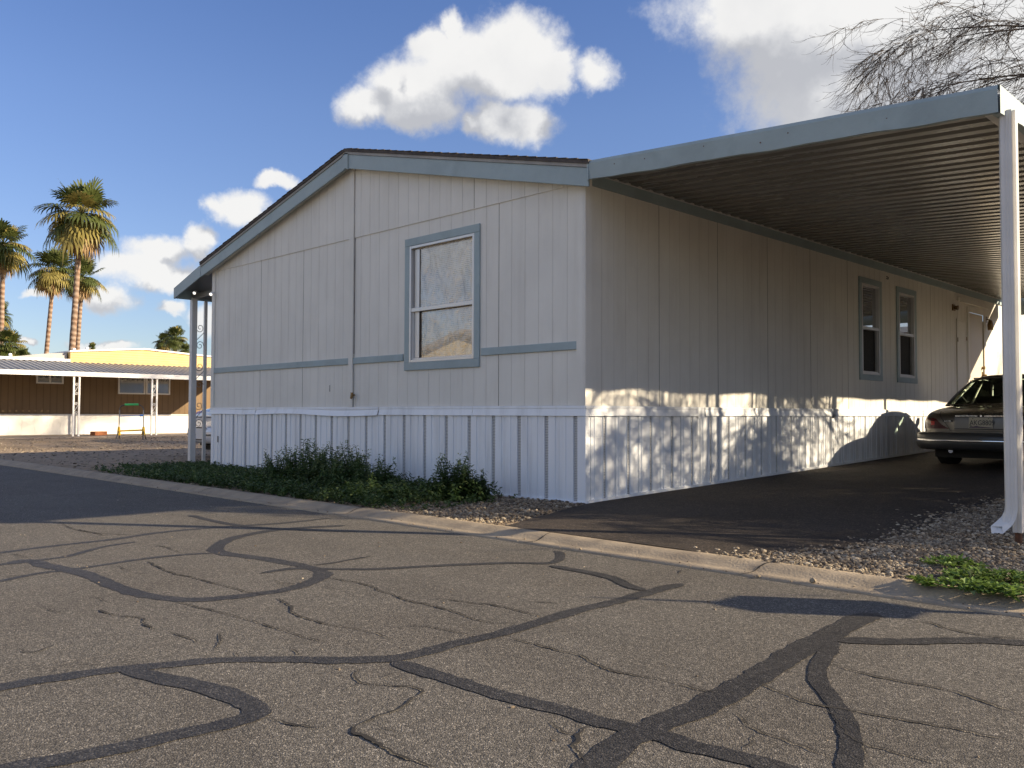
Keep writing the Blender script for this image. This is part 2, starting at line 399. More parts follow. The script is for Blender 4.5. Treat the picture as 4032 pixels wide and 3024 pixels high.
M['screen'] = pm('insect_screen', (.012, .011, .010), .8, .2, 30)
def foil():
    """pane backed by a crinkled reflective sheet and thin blinds"""
    mt, nt, b, T = newmat('foil_backed_window'); P = coords(nt)
    s = nt.nodes.new('ShaderNodeSeparateXYZ'); nt.links.new(P, s.inputs[0])
    cr, _ = T.noise(T.mapping(P, (1.0, 1, .45)), 5.5, 6, .62, 2.2)
    wr, _ = T.noise(T.mapping(P, (1.6, 1, .35), (0, .35, 0)), 16., 5, .6, 1.0)
    slat = T.math('FRACT', T.math('MULTIPLY', s.outputs[2], 44.0)); sl_ = T.maprange(slat, .60, .78)
    col = T.ramp(cr, (.25, (.28, .25, .225)), (.45, (.44, .41, .375)), (.6, (.52, .49, .45)), (.8, (.33, .295, .26)))
    col = T.mix(1., T.mix(T.maprange(wr, .58, .68, 0, .4), col, (.22, .18, .15)), (.86, .82, .77), 'MULTIPLY')
    brk, _ = T.noise(P, 14, 3, .6)
    col = T.mix(T.math('MULTIPLY', sl_, T.maprange(brk, .35, .58, 0, .6)), col, (.12, .105, .09))
    h = T.math('ADD', T.math('MULTIPLY', cr, 1.2), T.math('MULTIPLY', wr, .45)); bn = T.bump(h, .30, .05)
    g = nt.nodes.new('ShaderNodeBsdfGlossy'); g.inputs['Roughness'].default_value = .07; nt.links.new(col, g.inputs['Color']); nt.links.new(bn, g.inputs['Normal'])
    nt.links.new(T.mix(1., col, (.75, .72, .68), 'MULTIPLY'), b.inputs['Base Color']); b.inputs['Roughness'].default_value = .35; nt.links.new(bn, b.inputs['Normal'])
    g2 = nt.nodes.new('ShaderNodeBsdfGlossy'); g2.inputs['Roughness'].default_value = .01
    mx = nt.nodes.new('ShaderNodeMixShader'); mx.inputs[0].default_value = .6
    m2 = nt.nodes.new('ShaderNodeMixShader'); m2.inputs[0].default_value = .13
    o = nt.nodes['Material Output']
    nt.links.new(b.outputs[0], mx.inputs[1]); nt.links.new(g.outputs[0], mx.inputs[2]); nt.links.new(mx.outputs[0], m2.inputs[1]); nt.links.new(g2.outputs[0], m2.inputs[2]); nt.links.new(m2.outputs[0], o.inputs[0])
    return mt
M['foil'] = foil()
M['door'] = pm('cream_door_paint', (.62, .57, .48), .5, .05)
M['brass'] = pm('dull_brass', (.22, .14, .06), .4, .2, 20, metal=.7)
M['black'] = pm('black_plastic', (.02, .02, .02), .5)
M['iron'] = pm('grey_iron_paint', (.19, .20, .20), .55)
M['iron_dark'] = pm('dark_wrought_iron', (.06, .06, .06), .5)
M['eavewhite'] = pm('white_eave_spot', (.85, .85, .85), .3)
M['brown'] = siding('brown_siding', (.215, .145, .08), (.14, .095, .05), .3)
M['brown_g'] = pm('brown_siding_groove', (.15, .10, .055), .9)
M['yellow'] = pm('yellow_siding', (.60, .41, .15), .6, .06)
M['yellow_g'] = pm('yellow_lap_shadow', (.40, .26, .09), .7)
M['white'] = pm('white_paint', (.78, .77, .74), .5, .04)
M['corr'] = pm('grey_corrugated_metal', (.30, .30, .30), .5, .1)
M['concrete'] = pm('slab_concrete', (.33, .27, .21), .9, .2, 3, .4, 40)
M['brick'] = pm('red_brick', (.40, .15, .06), .9, .2, 20)
M['beige'] = siding('beige_siding', (.50, .405, .31), (.4, .31, .23), .2)
M['redbrown'] = pm('red_brown_trim', (.22, .105, .065), .7, .15)
M['cream'] = pm('cream_gable_paint', (.70, .62, .44), .6, .06)
M['roofgrey'] = pm('grey_roof_sheet', (.35, .34, .33), .6, .15)
M['bark_palm'] = None
def palmbark():
    mt, nt, b, T = newmat('palm_trunk_bark'); P = coords(nt)
    wv = nt.nodes.new('ShaderNodeTexWave'); wv.wave_type = 'BANDS'; wv.bands_direction = 'Z'; nt.links.new(P, wv.inputs[0])
    wv.inputs['Scale'].default_value = 1.1; wv.inputs['Distortion'].default_value = 3.; wv.inputs['Detail'].default_value = 3
    f, _ = T.noise(P, 5, 5, .6)
    c = T.ramp(wv.outputs['Fac'], (0, (.17, .115, .08)), (.5, (.27, .20, .15)), (1, (.34, .265, .20)))
    c = T.mix(T.maprange(f, .45, .65, 0, .6), c, (.22, .105, .05))
    nt.links.new(c, b.inputs['Base Color']); b.inputs['Roughness'].default_value = .9
    nt.links.new(T.bump(wv.outputs['Fac'], .6, .05), b.inputs['Normal']); return mt
M['bark_palm'] = palmbark()
M['frond'] = leafmat('palm_green', (.080, .100, .027), .35, .25)
M['frond_y'] = leafmat('palm_yellowing', (.27, .23, .07), .3, .3)
M['frond_d'] = leafmat('palm_dead', (.30, .20, .095), .35, .2)
M['twig'] = pm('bare_twig_bark', (.055, .042, .032), .9, .25, 10)
M['weed'] = leafmat('weed_leaf', (.058, .100, .028), .35, .3)
M['weed_l'] = leafmat('weed_leaf_pale', (.17, .22, .085), .3, .35)
M['weed_b'] = leafmat('bright_weed_leaf', (.15, .235, .05), .35, .35)
M['shrub'] = leafmat('shrub_leaf', (.045, .065, .022), .35, .2)
M['carpaint'] = pm('pewter_car_paint', (.15, .135, .115), .3, .05, 2, kind='obj', metal=.75, coat=1.)
M['carwhite'] = pm('white_car_paint', (.62, .63, .66), .25, .03, 2, kind='obj', coat=1.)
M['bumper'] = pm('dark_bumper', (.05, .05, .05), .38, .08, 4, kind='obj', coat=.3)
M['tyre'] = pm('tyre_rubber', (.016, .016, .016), .85, kind='obj')
M['rim'] = pm('alloy_rim', (.45, .45, .45), .3, kind='obj', metal=.9)
M['chrome'] = pm('chrome', (.75, .75, .75), .12, .02, kind='obj', metal=1.)
M['cabin'] = pm('dark_cabin', (.014, .013, .012), .8, kind='obj')
M['seat'] = pm('grey_leather', (.03, .027, .024), .6, kind='obj')
def lens(name, c, rough=.12):
    mt, nt, b, T = newmat(name); P = coords(nt, 'obj')
    wv = nt.nodes.new('ShaderNodeTexWave'); nt.links.new(P, wv.inputs[0]); wv.inputs['Scale'].default_value = 30; wv.bands_direction = 'Z'
    nt.links.new(T.ramp(wv.outputs[1], (0, tuple(x*.75 for x in c)), (1, c)), b.inputs['Base Color']); b.inputs['Roughness'].default_value = rough; b.inputs['Coat Weight'].default_value = .3
    return mt
M['redlens'] = lens('red_tail_lens', (.07, .005, .005)); M['redbright'] = lens('red_reflector', (.55, .03, .03)); M['smoke'] = lens('smoked_lens', (.05, .02, .018))
M['plate'] = pm('plate_pale', (.50, .45, .33), .4, .06, 8, kind='obj'); M['plate_w'] = pm('plate_white', (.62, .64, .66), .4, kind='obj'); M['plate_p'] = pm('plate_purple', (.10, .07, .10), .5, kind='obj'); M['plate_t'] = pm('plate_ink', (.02, .022, .03), .5, kind='obj')
def carglass(name, tint):
    mt, nt, b, T = newmat(name)
    tr = nt.nodes.new('ShaderNodeBsdfTransparent'); tr.inputs[0].default_value = (*tint, 1)
    g = nt.nodes.new('ShaderNodeBsdfGlossy'); g.inputs['Roughness'].default_value = .02
    fr = nt.nodes.new('ShaderNodeFresnel'); fr.inputs[0].default_value = 1.5
    mx = nt.nodes.new('ShaderNodeMixShader'); o = nt.nodes['Material Output']
    nt.links.new(fr.outputs[0], mx.inputs[0]); nt.links.new(tr.outputs[0], mx.inputs[1]); nt.links.new(g.outputs[0], mx.inputs[2]); nt.links.new(mx.outputs[0], o.inputs[0])
    return mt
M['cglass'] = carglass('tinted_car_glass', (.62, .80, .66)); M['cband'] = carglass('teal_sun_band', (.10, .45, .5))
M['standy'] = pm('yellow_plastic', (.75, .46, .02), .4); M['standg'] = pm('green_grip', (.05, .42, .12), .5); M['standb'] = pm('blue_strap', (.06, .2, .6), .6); M['standk'] = pm('black_tube', (.03, .03, .032), .4); M['standgr'] = pm('grey_tube', (.22, .22, .23), .35, metal=.6)

# ---------------------------------------------------------------- the ground, street, kerb, driveway
ZS = -0.034
def gz(x, y):
    if y <= 0: return 0.0
    f = max(0, min(1, (x+4)/4)); yy = min(y, 16)
    e = .009*max(0, min(1, 1-(x/1.2)))
    return f*yy*(.018+e)
def grid(xs, ys, zf):
    vs = [(x, y, zf(x, y)) for y in ys for x in xs]; n = len(xs)
    return vs, [(j*n+i, j*n+i+1, (j+1)*n+i+1, (j+1)*n+i) for j in range(len(ys)-1) for i in range(n-1)]
def lin(a, b, n): return [a+(b-a)*i/(n-1) for i in range(n)]
b = MB(); b.add(*grid([-900, -120, 120, 900], [-900, -120, 120, 900], lambda x, y: -.14)); tag(b.build('terrain', M['far'], recalc=False), kind='structure')
b = MB(); xs = [-140, -90, -60]+lin(-45, 12, 58)+[20, 40, 90]; ys = [-1.895, -1.4, -.9, -.45]+lin(0, 20, 21)+[26, 40, 70, 120]
def lotz(x, y): return gz(x, y)-.002+(.10*max(0, min(1, (-x-18)/5))*max(0, min(1, (y+2)/2)))
b.add(*grid(xs, ys, lotz)); tag(b.build('ground', M['dirt'], recalc=False, smooth=True), kind='structure')
b = MB(); b.add(*grid([-140, -60, 0, 60, 140], [-120, -60, -11.6], lambda x, y: .0)); tag(b.build('ground_across_street', M['dirt'], recalc=False), kind='structure')
# driveway: a sheet of dark asphalt with an irregular edge
b = MB(); rows = lin(-1.895, 16, 60); rg = random.Random(3)
def dedge(y):
    T_ = [(-2, 2.66), (-1.75, 2.78), (-1.3, 3.08), (-1.0, 3.2), (-.5, 3.19), (.5, 3.13), (1.2, 3.06), (2, 3.0), (6, 3.0), (17, 3.0)]
    for (a, p), (b_, q) in zip(T_, T_[1:]):
        if y <= b_: return p+(q-p)*(y-a)/(b_-a)
    return 3.0
vs = []
for y in rows:
    xl = .03 if y > .02 else (.03+.70*min(1, max(0, (-y)/1.9)))
    xr = dedge(y)+rg.uniform(-.025, .025); xl += rg.uniform(-.02, .02) if y < 0 else 0
    for i in range(8):
        x = xl+(xr-xl)*i/7; vs.append((x, y, gz(x, y)+.005+(.012 if 0 < i < 7 else 0)))
b.add(vs, [(j*8+i, j*8+i+1, (j+1)*8+i+1, (j+1)*8+i) for j in range(len(rows)-1) for i in range(7)])
tag(b.build('driveway', M['drive'], recalc=False, smooth=True), kind='structure')
# street with its crack sealing and open cracks as further materials of the same surface
def Z6(p): return (p[0]*.633/K, (2000+.633*p[1])/K)
def Z7(p): return ((1300+.633*p[0])/K, (2000+.633*p[1])/K)
def Z8(p): return ((2632+.633*p[0])/K, (2000+.633*p[1])/K)
st = MB(); st.add(*grid([-140, -60, -20, 0, 20, 60, 140], [-11.3, -8, -5, -2.17], lambda x, y: ZS), 0)
def smooth_path(pts, step=.05):
    out = []; n = len(pts)
    for i in range(n-1):
        p0, p1, p2, p3 = pts[max(0, i-1)], pts[i], pts[i+1], pts[min(n-1, i+2)]
        k = max(2, min(60, int((p2-p1).length/step)))
        for j in range(k):
            t = j/k; out.append(.5*((2*p1)+(p2-p0)*t+(2*p0-5*p1+4*p2-p3)*t*t+(3*p1-p0-3*p2+p3)*t*t*t))
    out.append(pts[-1]); return out
def ribbon(pix, wdt, z, mi, jit=.15, taper=.15, step=.05, wob=.0):
    P = [at_z(u, v, z) for u, v in pix]
    P = [p for p in P]
    pts = smooth_path(P, step); n = len(pts); L = []
    a = b_ = 0
    for i, p in enumerate(pts):
        d = (pts[min(i+1, n-1)]-pts[max(i-1, 0)]); d.z = 0
        if d.length < 1e-7: d = Vector((1, 0, 0))
        d.normalize(); q = Vector((-d.y, d.x, 0)); e = min(1, (min(i, n-1-i)+.6)/max(1, taper*20))
        a = a*.6+random.gauss(0, jit)*.8; b_ = b_*.6+random.gauss(0, jit)*.8
        c = p+q*random.uniform(-wob, wob)
        c.y = min(c.y, -2.21)
        L += [c+q*wdt*.5*e*max(.25, 1+a), c-q*wdt*.5*e*max(.25, 1+b_)]
    for l in L: l.z = z; l.y = min(l.y, -2.19)
    st.add(L, [(2*i, 2*i+2, 2*i+3, 2*i+1) for i in range(n-1)], mi)
tars = [
 ([Z6(p) for p in ((-300, 310), (0, 278), (300, 240), (700, 195), (1000, 152), (1300, 125), (1480, 112), (1750, 95), (2060, 62))], .075),
 ([Z6(p) for p in ((-250, 372), (0, 352), (130, 325), (230, 325), (420, 300), (560, 262), (680, 235), (850, 210))], .055),
 ([Z6(p) for p in ((-250, 505), (0, 455), (250, 405), (430, 385), (700, 345), (900, 315), (1150, 290), (1330, 280))], .055),
 ([Z6(p) for p in ((50, 350), (200, 332), (290, 360), (430, 385), (600, 435), (750, 500), (900, 540), (1050, 562), (1250, 570), (1450, 553), (1700, 520), (1850, 490), (1960, 450), (2010, 415), (1970, 382), (1880, 358), (1750, 335), (1600, 310), (1450, 290), (1350, 270), (1345, 245), (1385, 215), (1450, 188), (1600, 155), (1800, 128), (2150, 108))], .10),
 ([Z6(p) for p in ((1180, 45), (1350, 85), (1500, 110), (1700, 126), (1900, 138), (2212, 148))], .07),
 ([Z6(p) for p in ((1620, 405), (1800, 378), (1950, 375), (2090, 379))]+[Z7(p) for p in ((150, 380), (300, 378), (600, 362), (900, 348), (1150, 342), (1350, 343), (1425, 320), (1430, 285), (1400, 265))], .065),
 ([Z6(p) for p in ((1950, 355), (2080, 340))]+[Z7(p) for p in ((100, 325), (250, 300))], .035),
 ([Z6(p) for p in ((-300, 1180), (0, 1118), (200, 1078), (500, 1035), (760, 1000), (950, 982), (1150, 962), (1400, 945), (1750, 940), (2060, 946))]+[Z7(p) for p in ((100, 945), (300, 940), (420, 930), (600, 892), (800, 838), (1000, 795), (1200, 742), (1500, 648), (1800, 573), (2000, 518), (2190, 470))], .085),
 ([Z6(p) for p in ((760, 1005), (900, 1035), (1050, 1065), (1250, 1110), (1400, 1150), (1520, 1200), (1585, 1250), (1560, 1295), (1450, 1330), (1250, 1375), (1000, 1435), (700, 1500), (400, 1560), (100, 1610), (-200, 1680))], .088),
 ([Z7(p) for p in ((400, 950), (600, 1020), (900, 1110), (1200, 1195), (1500, 1270), (1700, 1330), (1900, 1375), (2100, 1430))]+[Z8(p) for p in ((100, 1475), (250, 1505), (450, 1550), (700, 1620), (900, 1690))], .085),
 ([Z8(p) for p in ((1300, 655), (1160, 700), (1000, 790), (800, 900), (500, 1080), (250, 1210), (0, 1320), (-250, 1440), (-480, 1640), (-600, 1740))], .115),
 ([Z8(p) for p in ((1000, 815), (1200, 825), (1500, 830), (1900, 822), (2300, 842))], .09),
 ([Z8(p) for p in ((1040, 830), (960, 930), (930, 1030), (960, 1110), (1050, 1230), (1110, 1330), (1130, 1450), (1130, 1560), (1105, 1680))], .066),
 ([Z7(p) for p in ((1370, 358), (1600, 398), (1750, 433), (1850, 478), (1960, 512))], .075)]
for i, (pp, wd) in enumerate(tars): ribbon(pp, wd, ZS+.0012+.0002*i, 1, .11, .15, .03)
cracks = [
 (Z6, [(370, 85), (460, 130), (600, 155), (640, 172)], [(480, 130), (600, 155), (820, 165)], [(1100, 578), (1200, 605), (1350, 640), (1500, 680), (1620, 715), (1750, 755), (1900, 800), (2040, 835)], [(1730, 560), (1810, 610), (1820, 650), (1950, 695), (2090, 732)],
  [(270, 620), (400, 655)], [(580, 545), (680, 585)], [(600, 625), (700, 660), (800, 672), (880, 680), (900, 715), (960, 755)], [(1030, 765), (1180, 805), (1250, 845)], [(110, 870), (150, 890), (230, 888), (380, 835)], [(430, 960), (560, 970), (650, 975)], [(1460, 890), (1490, 925)],
  [(1780, 860), (1890, 920)], [(1670, 1300), (1850, 1345), (2090, 1365)], [(740, 360), (820, 400)], [(920, 330), (1050, 395), (1200, 430), (1330, 465), (1500, 510), (1650, 540)], [(70, 280), (180, 310)], [(1370, 770), (1375, 820), (1335, 890)], [(2040, 430), (2212, 460)], [(1700, 440), (1740, 462), (1850, 470)], [(510, 750), (580, 740)], [(880, 240), (1000, 235), (1120, 275)]),
 (Z7, [(0, 720), (150, 748), (280, 775), (400, 815)], [(110, 445), (270, 490), (310, 515), (380, 530), (470, 570), (600, 595), (760, 640), (900, 690), (1000, 710), (1150, 712)], [(640, 560), (800, 575), (900, 590), (1000, 598), (1150, 630), (1280, 665), (1350, 680)],
  [(1120, 805), (1280, 845), (1450, 890), (1560, 915), (1620, 950), (1780, 1015), (1950, 1045), (2120, 1075)], [(170, 1000), (160, 1050), (200, 1085), (350, 1100), (500, 1110), (570, 1125), (540, 1165), (490, 1200), (430, 1240), (300, 1290), (150, 1350)],
  [(100, 1360), (170, 1350), (150, 1390), (240, 1430), (400, 1520), (560, 1580), (680, 1618)], [(1370, 1320), (1420, 1370), (1550, 1415)], [(1610, 1345), (1560, 1400), (1525, 1470), (1560, 1550), (1590, 1590)], [(420, 730), (650, 740), (920, 800)], [(280, 1370), (350, 1365), (430, 1385)], [(1190, 578), (1500, 592)], [(0, 985), (60, 1000)], [(1090, 1075), (1140, 1085)], [(200, 1075), (60, 1140)], [(320, 1060), (390, 1020)]),
 (Z8, [(0, 1075), (150, 1115), (300, 1150)], [(550, 1080), (800, 1180), (950, 1225), (1100, 1250), (1280, 1280), (1500, 1320), (1800, 1370), (2000, 1415), (2212, 1445)], [(1000, 965), (1250, 1035), (1500, 1085), (1750, 1130), (1950, 1195), (2212, 1280)],
  [(420, 1265), (520, 1360), (700, 1430), (900, 1500), (1050, 1550)], [(550, 1385), (540, 1420), (450, 1520)], [(950, 1225), (1040, 1300), (1110, 1400), (1200, 1455), (1500, 1535), (1750, 1600)], [(1700, 730), (1900, 780), (2212, 810)], [(1190, 1450), (1220, 1500), (1230, 1540)], [(690, 1000), (900, 1050)], [(80, 380), (70, 410)], [(1500, 700), (1640, 715), (1760, 765)], [(300, 1220), (360, 1245)])]
for grp in cracks:
    for pl in grp[1:]:
        ribbon([grp[0](p) for p in pl], random.uniform(.006, .011), ZS+.0046, 2, .55, .3, .018, .006)
# a few dark scabs where sealer has lifted
tag(st.build('street', [M['asphalt'], M['tar'], M['crack']], recalc=False), kind='structure')
def kerbline(name, sgn, y0, zs):
    prof = [(-.0, -.12), (0, .006), (.13, .003), (.165, .009), (.205, .028), (.25, .042), (.30, .047), (.33, .047), (.33, -.12)]
    kb = MB(); xs = [-140, -80, -40, -25]+lin(-20, 14, 69)+[30, 60, 140]; rr = random.Random(5); n = len(prof)
    vs = []
    for x in xs:
        j = rr.uniform(-.004, .004); 
        for (py, pz) in prof: vs.append((x, y0+sgn*(py+j), ZS+pz+(rr.uniform(-.002, .002) if 0 < pz else 0)))
    kb.add(vs, [(i*n+k, i*n+k+1, (i+1)*n+k+1, (i+1)*n+k) for i in range(len(xs)-1) for k in range(n-1)])
    for x in (-13.1, -10.1, -7.2, -4.15, -1.12, 1.28, 3.02, 5.6):     # tooled joints and a few cracks across the kerb
        vs = []; jx = 0
        for (py, pz) in prof[1:-1]:
            jx += rr.uniform(-.012, .012); wd_ = rr.uniform(.003, .007); vs += [(x+jx-wd_, y0+sgn*py, ZS+pz+.0022), (x+jx+wd_, y0+sgn*py, ZS+pz+.0022)]
        kb.add(vs, [(2*k, 2*k+1, 2*k+3, 2*k+2) for k in range(n-3)], 1)
    return tag(kb.build(name, [M['kerb'], M['crack']], smooth=True, recalc=False), kind='structure')
kerbline('kerb', 1, -2.215, ZS); kerbline('kerb_across_street', -1, -11.28, ZS)
# ---------------------------------------------------------------- the mobile home
W = 8.12; LH = 19.0; ZT = 3.25; ZC = .988; ZCB = .882; PK = -4.06
home = tag(empty('mobile_home', (0, 0, 0)), 'cream mobile home with pale blue trim and white skirting beside the carport', 'mobile home')
def sidewall(mb, lo, hi, ztop, zbot, holes, plane, phase=0., period=.2032, joints=(), depth=.0):
    """grooved panel: plane 'x' runs along x at y=depth, 'y' along y at x=depth. materials 0 board, 1 groove, 2 joint"""
    gw = .005; cuts = []
    k = math.ceil((lo-phase)/period)
    while phase+k*period < hi:
        g = phase+k*period; jn = any(abs(g-j) < .06 for j in joints)
        cuts.append((g-gw/2-(.002 if jn else 0), g+gw/2+(.002 if jn else 0), 2 if jn else 1)); k += 1
    segs = []; cur = lo
    for a, b_, mi in cuts:
        if a > cur: segs.append((cur, a, 0))
        segs.append((max(a, lo), min(b_, hi), mi)); cur = b_
    if cur < hi: segs.append((cur, hi, 0))
    edges = sorted({h for H in holes for h in H[:2]})
    s2 = []
    for a, b_, mi in segs:
        pts = [a]+[e for e in edges if a+1e-4 < e < b_-1e-4]+[b_]
        for i in range(len(pts)-1): s2.append((pts[i], pts[i+1], mi))
    def P(t, z, o): return (t, depth+o, z) if plane == 'x' else (depth-o, t, z)
    for a, b_, mi in s2:
        mid = (a+b_)/2; H = sorted([(h[2], h[3]) for h in holes if h[0] < mid < h[1]])
        za, zb = ztop(a), ztop(b_); z0 = zbot; spans = []
        for h0, h1 in H: spans.append((z0, h0, None)); z0 = h1
        for s0, s1, _ in spans:
            o = (.004 if mi == 2 else .002) if mi else 0
            mb.quad(P(a, s0, o), P(b_, s0, o), P(b_, s1, o), P(a, s1, o), mi)
        o = (.004 if mi == 2 else .002) if mi else 0
        mb.quad(P(a, z0, o), P(b_, z0, o), P(b_, zb, o), P(a, za, o), mi)
        if mi:
            for t, z1 in ((a, za), (b_, zb)):
                for q0, q1 in [(s0, s1) for s0, s1, _ in spans]+[(z0, z1)]: mb.quad(P(t, q0, 0), P(t, q0, o), P(t, q1, o), P(t, q1, 0), mi)
RK = (4.42-3.40)/4.22
def rake(x): return 4.42-.04-RK*abs(x-PK)-.03
SMATS = [M['siding'], M['groove'], M['joint']]
WIN = (-2.845, -1.65, 1.53, 2.985)
wl = MB()
sidewall(wl, -W, -.0, lambda x: 3.268, .93, [WIN], 'x', phase=-.039, joints=(-1.245, -4.1, -5.3, -6.55))
sidewall(wl, -W+.02, -.03, lambda x: rake(x), 3.262, [], 'x', phase=-.035, joints=(-1.65, -4.1, -5.0, -6.85), depth=-.012)
wl.box(-W+.02, -.3, -.0125, -.001, 3.262, 3.268, 0)
wl.quad((-W, 0, .93), (-W, LH, .93), (-W, LH, ZT+.2), (-W, 0, ZT+.2)); wl.quad((-W, LH, .93), (0, LH, .93), (0, LH, ZT+.2), (-W, LH, ZT+.2))
# right wall with window and door openings
RW = [(6.635, 7.315, 1.535, 2.965), (8.115, 8.80, 1.535, 2.965)]
DOOR = (11.66, 12.54, 1.02, 2.93)
sidewall(wl, 0, LH, lambda y: 3.42, .93, RW+[DOOR], 'y', phase=.06, joints=(1.28, 2.5, 3.72, 4.94, 6.16, 9.6), depth=0.)
wo = wl.build('wall', SMATS, home, recalc=False)
# corner boards, marriage line batten, flashing at the gable seam
t = MB(); t.box(-.10, .004, -.022, -.0005, .985, 3.30); t.box(.0005, .021, -.022, .085, .985, 3.36)
t.box(-W-.02, -W+.075, -.022, -.0005, .985, 3.34); t.box(-W-.021, -W-.0005, -.02, .08, .985, 3.3)
t.build_each('corner_board', M['siding'], home)
t = MB(); t.box(PK-.075, PK+.02, -.03, -.013, .985, 4.33); t.build('joint_batten', M['siding'], home)
t = MB(); t.box(PK+.02, PK+.027, -.0135, -.002, 1.7, 4.33); t.build_each('joint_gap', M['joint'], home)
def belt(x0, x1, z=1.56, h=.085):
    return t.box(x0, x1, -.022, -.0007, z, z+h)
t = MB(); belt(-W+.075, -5.42); belt(-5.417, PK-.075); belt(PK+.02, WIN[0]-.12); belt(WIN[1]+.12, -.10)
[bevel(o_, .004, 1) for o_ in t.build_each('belt_trim', M['bluetrim'], home)]
# ---- end window: blue casing, aluminium frame, two sashes
def window(x0, x1, z0, z1, zm, casing, plane, pane_lo, pane_hi, rec=.035, fr=.035):
    def B(mb, a, b_, o0, o1, c, d):
        if plane == 'x': mb.box(a, b_, -o1, -o0, c, d)
        else: mb.box(o0, o1, a, b_, c, d)
    f = MB(); c0, c1 = casing
    B(f, x0-c0, x1+c0, .0008, .022, z1, z1+c1); B(f, x0-c0, x1+c0, .0008, .024, z0-c1, z0); B(f, x0-c0, x0, .0008, .0205, z0, z1); B(f, x1, x1+c0, .0008, .0205, z0, z1)
    wdw = bevel(f.build('window', M['bluetrim'], home), .004, 1)
    f = MB(); e = .0015
    B(f, x0+e, x0+fr, -rec-.03, .019, z0+e, z1-e); B(f, x1-fr, x1-e, -rec-.03, .019, z0+e, z1-e); B(f, x0+fr, x1-fr, -rec-.03, .018, z1-fr, z1-e); B(f, x0+fr, x1-fr, -rec-.03, .018, z0+e, z0+fr)
    B(f, x0+fr, x1-fr, -rec, .012, zm-.025, zm+.022)
    B(f, x0+fr, x0+fr+.022, -rec-.01, -.004, z0+fr, zm-.025); B(f, x1-fr-.022, x1-fr, -rec-.01, -.004, z0+fr, zm-.025); B(f, x0+fr+.022, x1-fr-.022, -rec-.01, -.004, z0+fr, z0+fr+.02)
    bevel(f.build('frame', M['alum'], wdw), .003, 1)
    g = MB(); B(g, x0+fr, x1-fr, -rec-.006, -rec+.0, zm+.022, z1-fr); g.build('pane', pane_hi, wdw)
    g = MB(); B(g, x0+fr+.022, x1-fr-.022, -rec-.02, -rec-.012, z0+fr+.02, zm-.025); g.build('pane', pane_lo, wdw)
    return wdw
wd = window(*WIN, 2.185, (.09, .095), 'x', M['foil'], M['foil'])
# side jamb and curtain strip seen at the left of the end window
t = MB(); t.box(WIN[0]+.06, WIN[0]+.15, .024, .0275, 1.59, 2.94); t.build('blind_edge', M['alum'], wd)
for (a, b_, c, d) in RW: window(a, b_, c, d, 2.27, (.09, .09), 'y', M['screen'], M['darkglass'])
# ---- skirting
def skirt(mb, lo, hi, zb, plane, phase, out=0.):
    """vinyl panels .401 wide: flat, vent strip, bead and lap joint"""
    prof = []; P_ = .4013
    k0 = math.floor((lo-phase)/P_)-1
    t = k0
    cells = [(.0, .052, -.010, 1), (.052, .060, .0, 0), (.060, .150, .004, 0), (.150, .200, -.004, 0), (.200, .206, -.012, 2), (.206, .258, .0, 0), (.258, .300, .006, 0), (.300, .3935, .0, 0), (.3935, .4013, .006, 0)]
    last = None
    while phase+t*P_ < hi+P_:
        for a, b_, o, mi in cells:
            A, B_ = phase+t*P_+a, phase+t*P_+b_
            if B_ <= lo or A >= hi: continue
            A = max(A, lo); B_ = min(B_, hi); oo = out+o
            def Q(s, z, q): return (s, -q, z) if plane == 'x' else (q, s, z)
            z0a, z0b = zb(A), zb(B_)
            mb.quad(Q(A, z0a, oo), Q(B_, z0b, oo), Q(B_, ZCB+.03, oo), Q(A, ZCB+.03, oo), mi)
            if last is not None and abs(last-oo) > 1e-5: mb.quad(Q(A, z0a, last), Q(A, z0a, oo), Q(A, ZCB+.03, oo), Q(A, ZCB+.03, last), 0)
            last = oo
        t += 1
sk = MB(); SKM = [M['whitevinyl'], M['vent'], M['joint']]
skirt(sk, -W-.01, .012, lambda x: -.01, 'x', -.1445-.4013*1.0, .014)
skirt(sk, -.012, LH, lambda y: gz(0, y)+.0, 'y', .267, .014)
sk.quad((-W-.014, 0, -.02), (-W-.014, LH, -.02), (-W-.014, LH, .95), (-W-.014, 0, .95))
skirting = sk.build('skirting', SKM, home, recalc=False)
t = MB(); t.box(-.022, .026, -.026, .022, -.02, ZCB+.02); t.build('skirting_corner_post', M['whitevinyl'], skirting)
t = MB()
t.box(-W-.02, .030, -.034, -.012, -.02, .016)
for i in range(30):
    y0, y1 = i*.65, (i+1)*.65; t.obox((.024, (y0+y1)/2, (gz(0, y0)+gz(0, y1))/2+.012), (.011, 0, 0), (0, .325, (gz(0, y1)-gz(0, y0))/2), (0, 0, .02))
t.build('skirting_bottom_rail', M['whitevinyl'], skirting)
# skirting cap: sheet flashing in lapped lengths, one of them sagging
def cap_len(mb, a, b_, plane, sag=0., tilt=(0, 0)):
    n = 14
    for i in range(n):
        p, q = a+(b_-a)*i/n, a+(b_-a)*(i+1)/n
        def S_(s):
            u = (s-a)/(b_-a); return sag*(math.sin(2*math.pi*u*1.1-.4)*.011-.006*u)
        def Q(s, o, z): return (s, -o, z) if plane == 'x' else (o, s, z)
        for (o0, z0, o1, z1) in ((.006, ZC, .026, ZC-.004), (.026, ZC-.004, .027, ZC-.028), (.027, ZC-.028, .022, ZC-.031), (.022, ZC-.031, .036+sag*.01, ZCB), (.036+sag*.01, ZCB, .020, ZCB-.002)):
            k0 = 1 if z0 < ZC-.03 else 0; k1 = 1 if z1 < ZC-.03 else 0
            mb.quad(Q(p, o0, z0+S_(p)*k0), Q(q, o0, z0+S_(q)*k0), Q(q, o1, z1+S_(q)*k1), Q(p, o1, z1+S_(p)*k1))
t = MB()
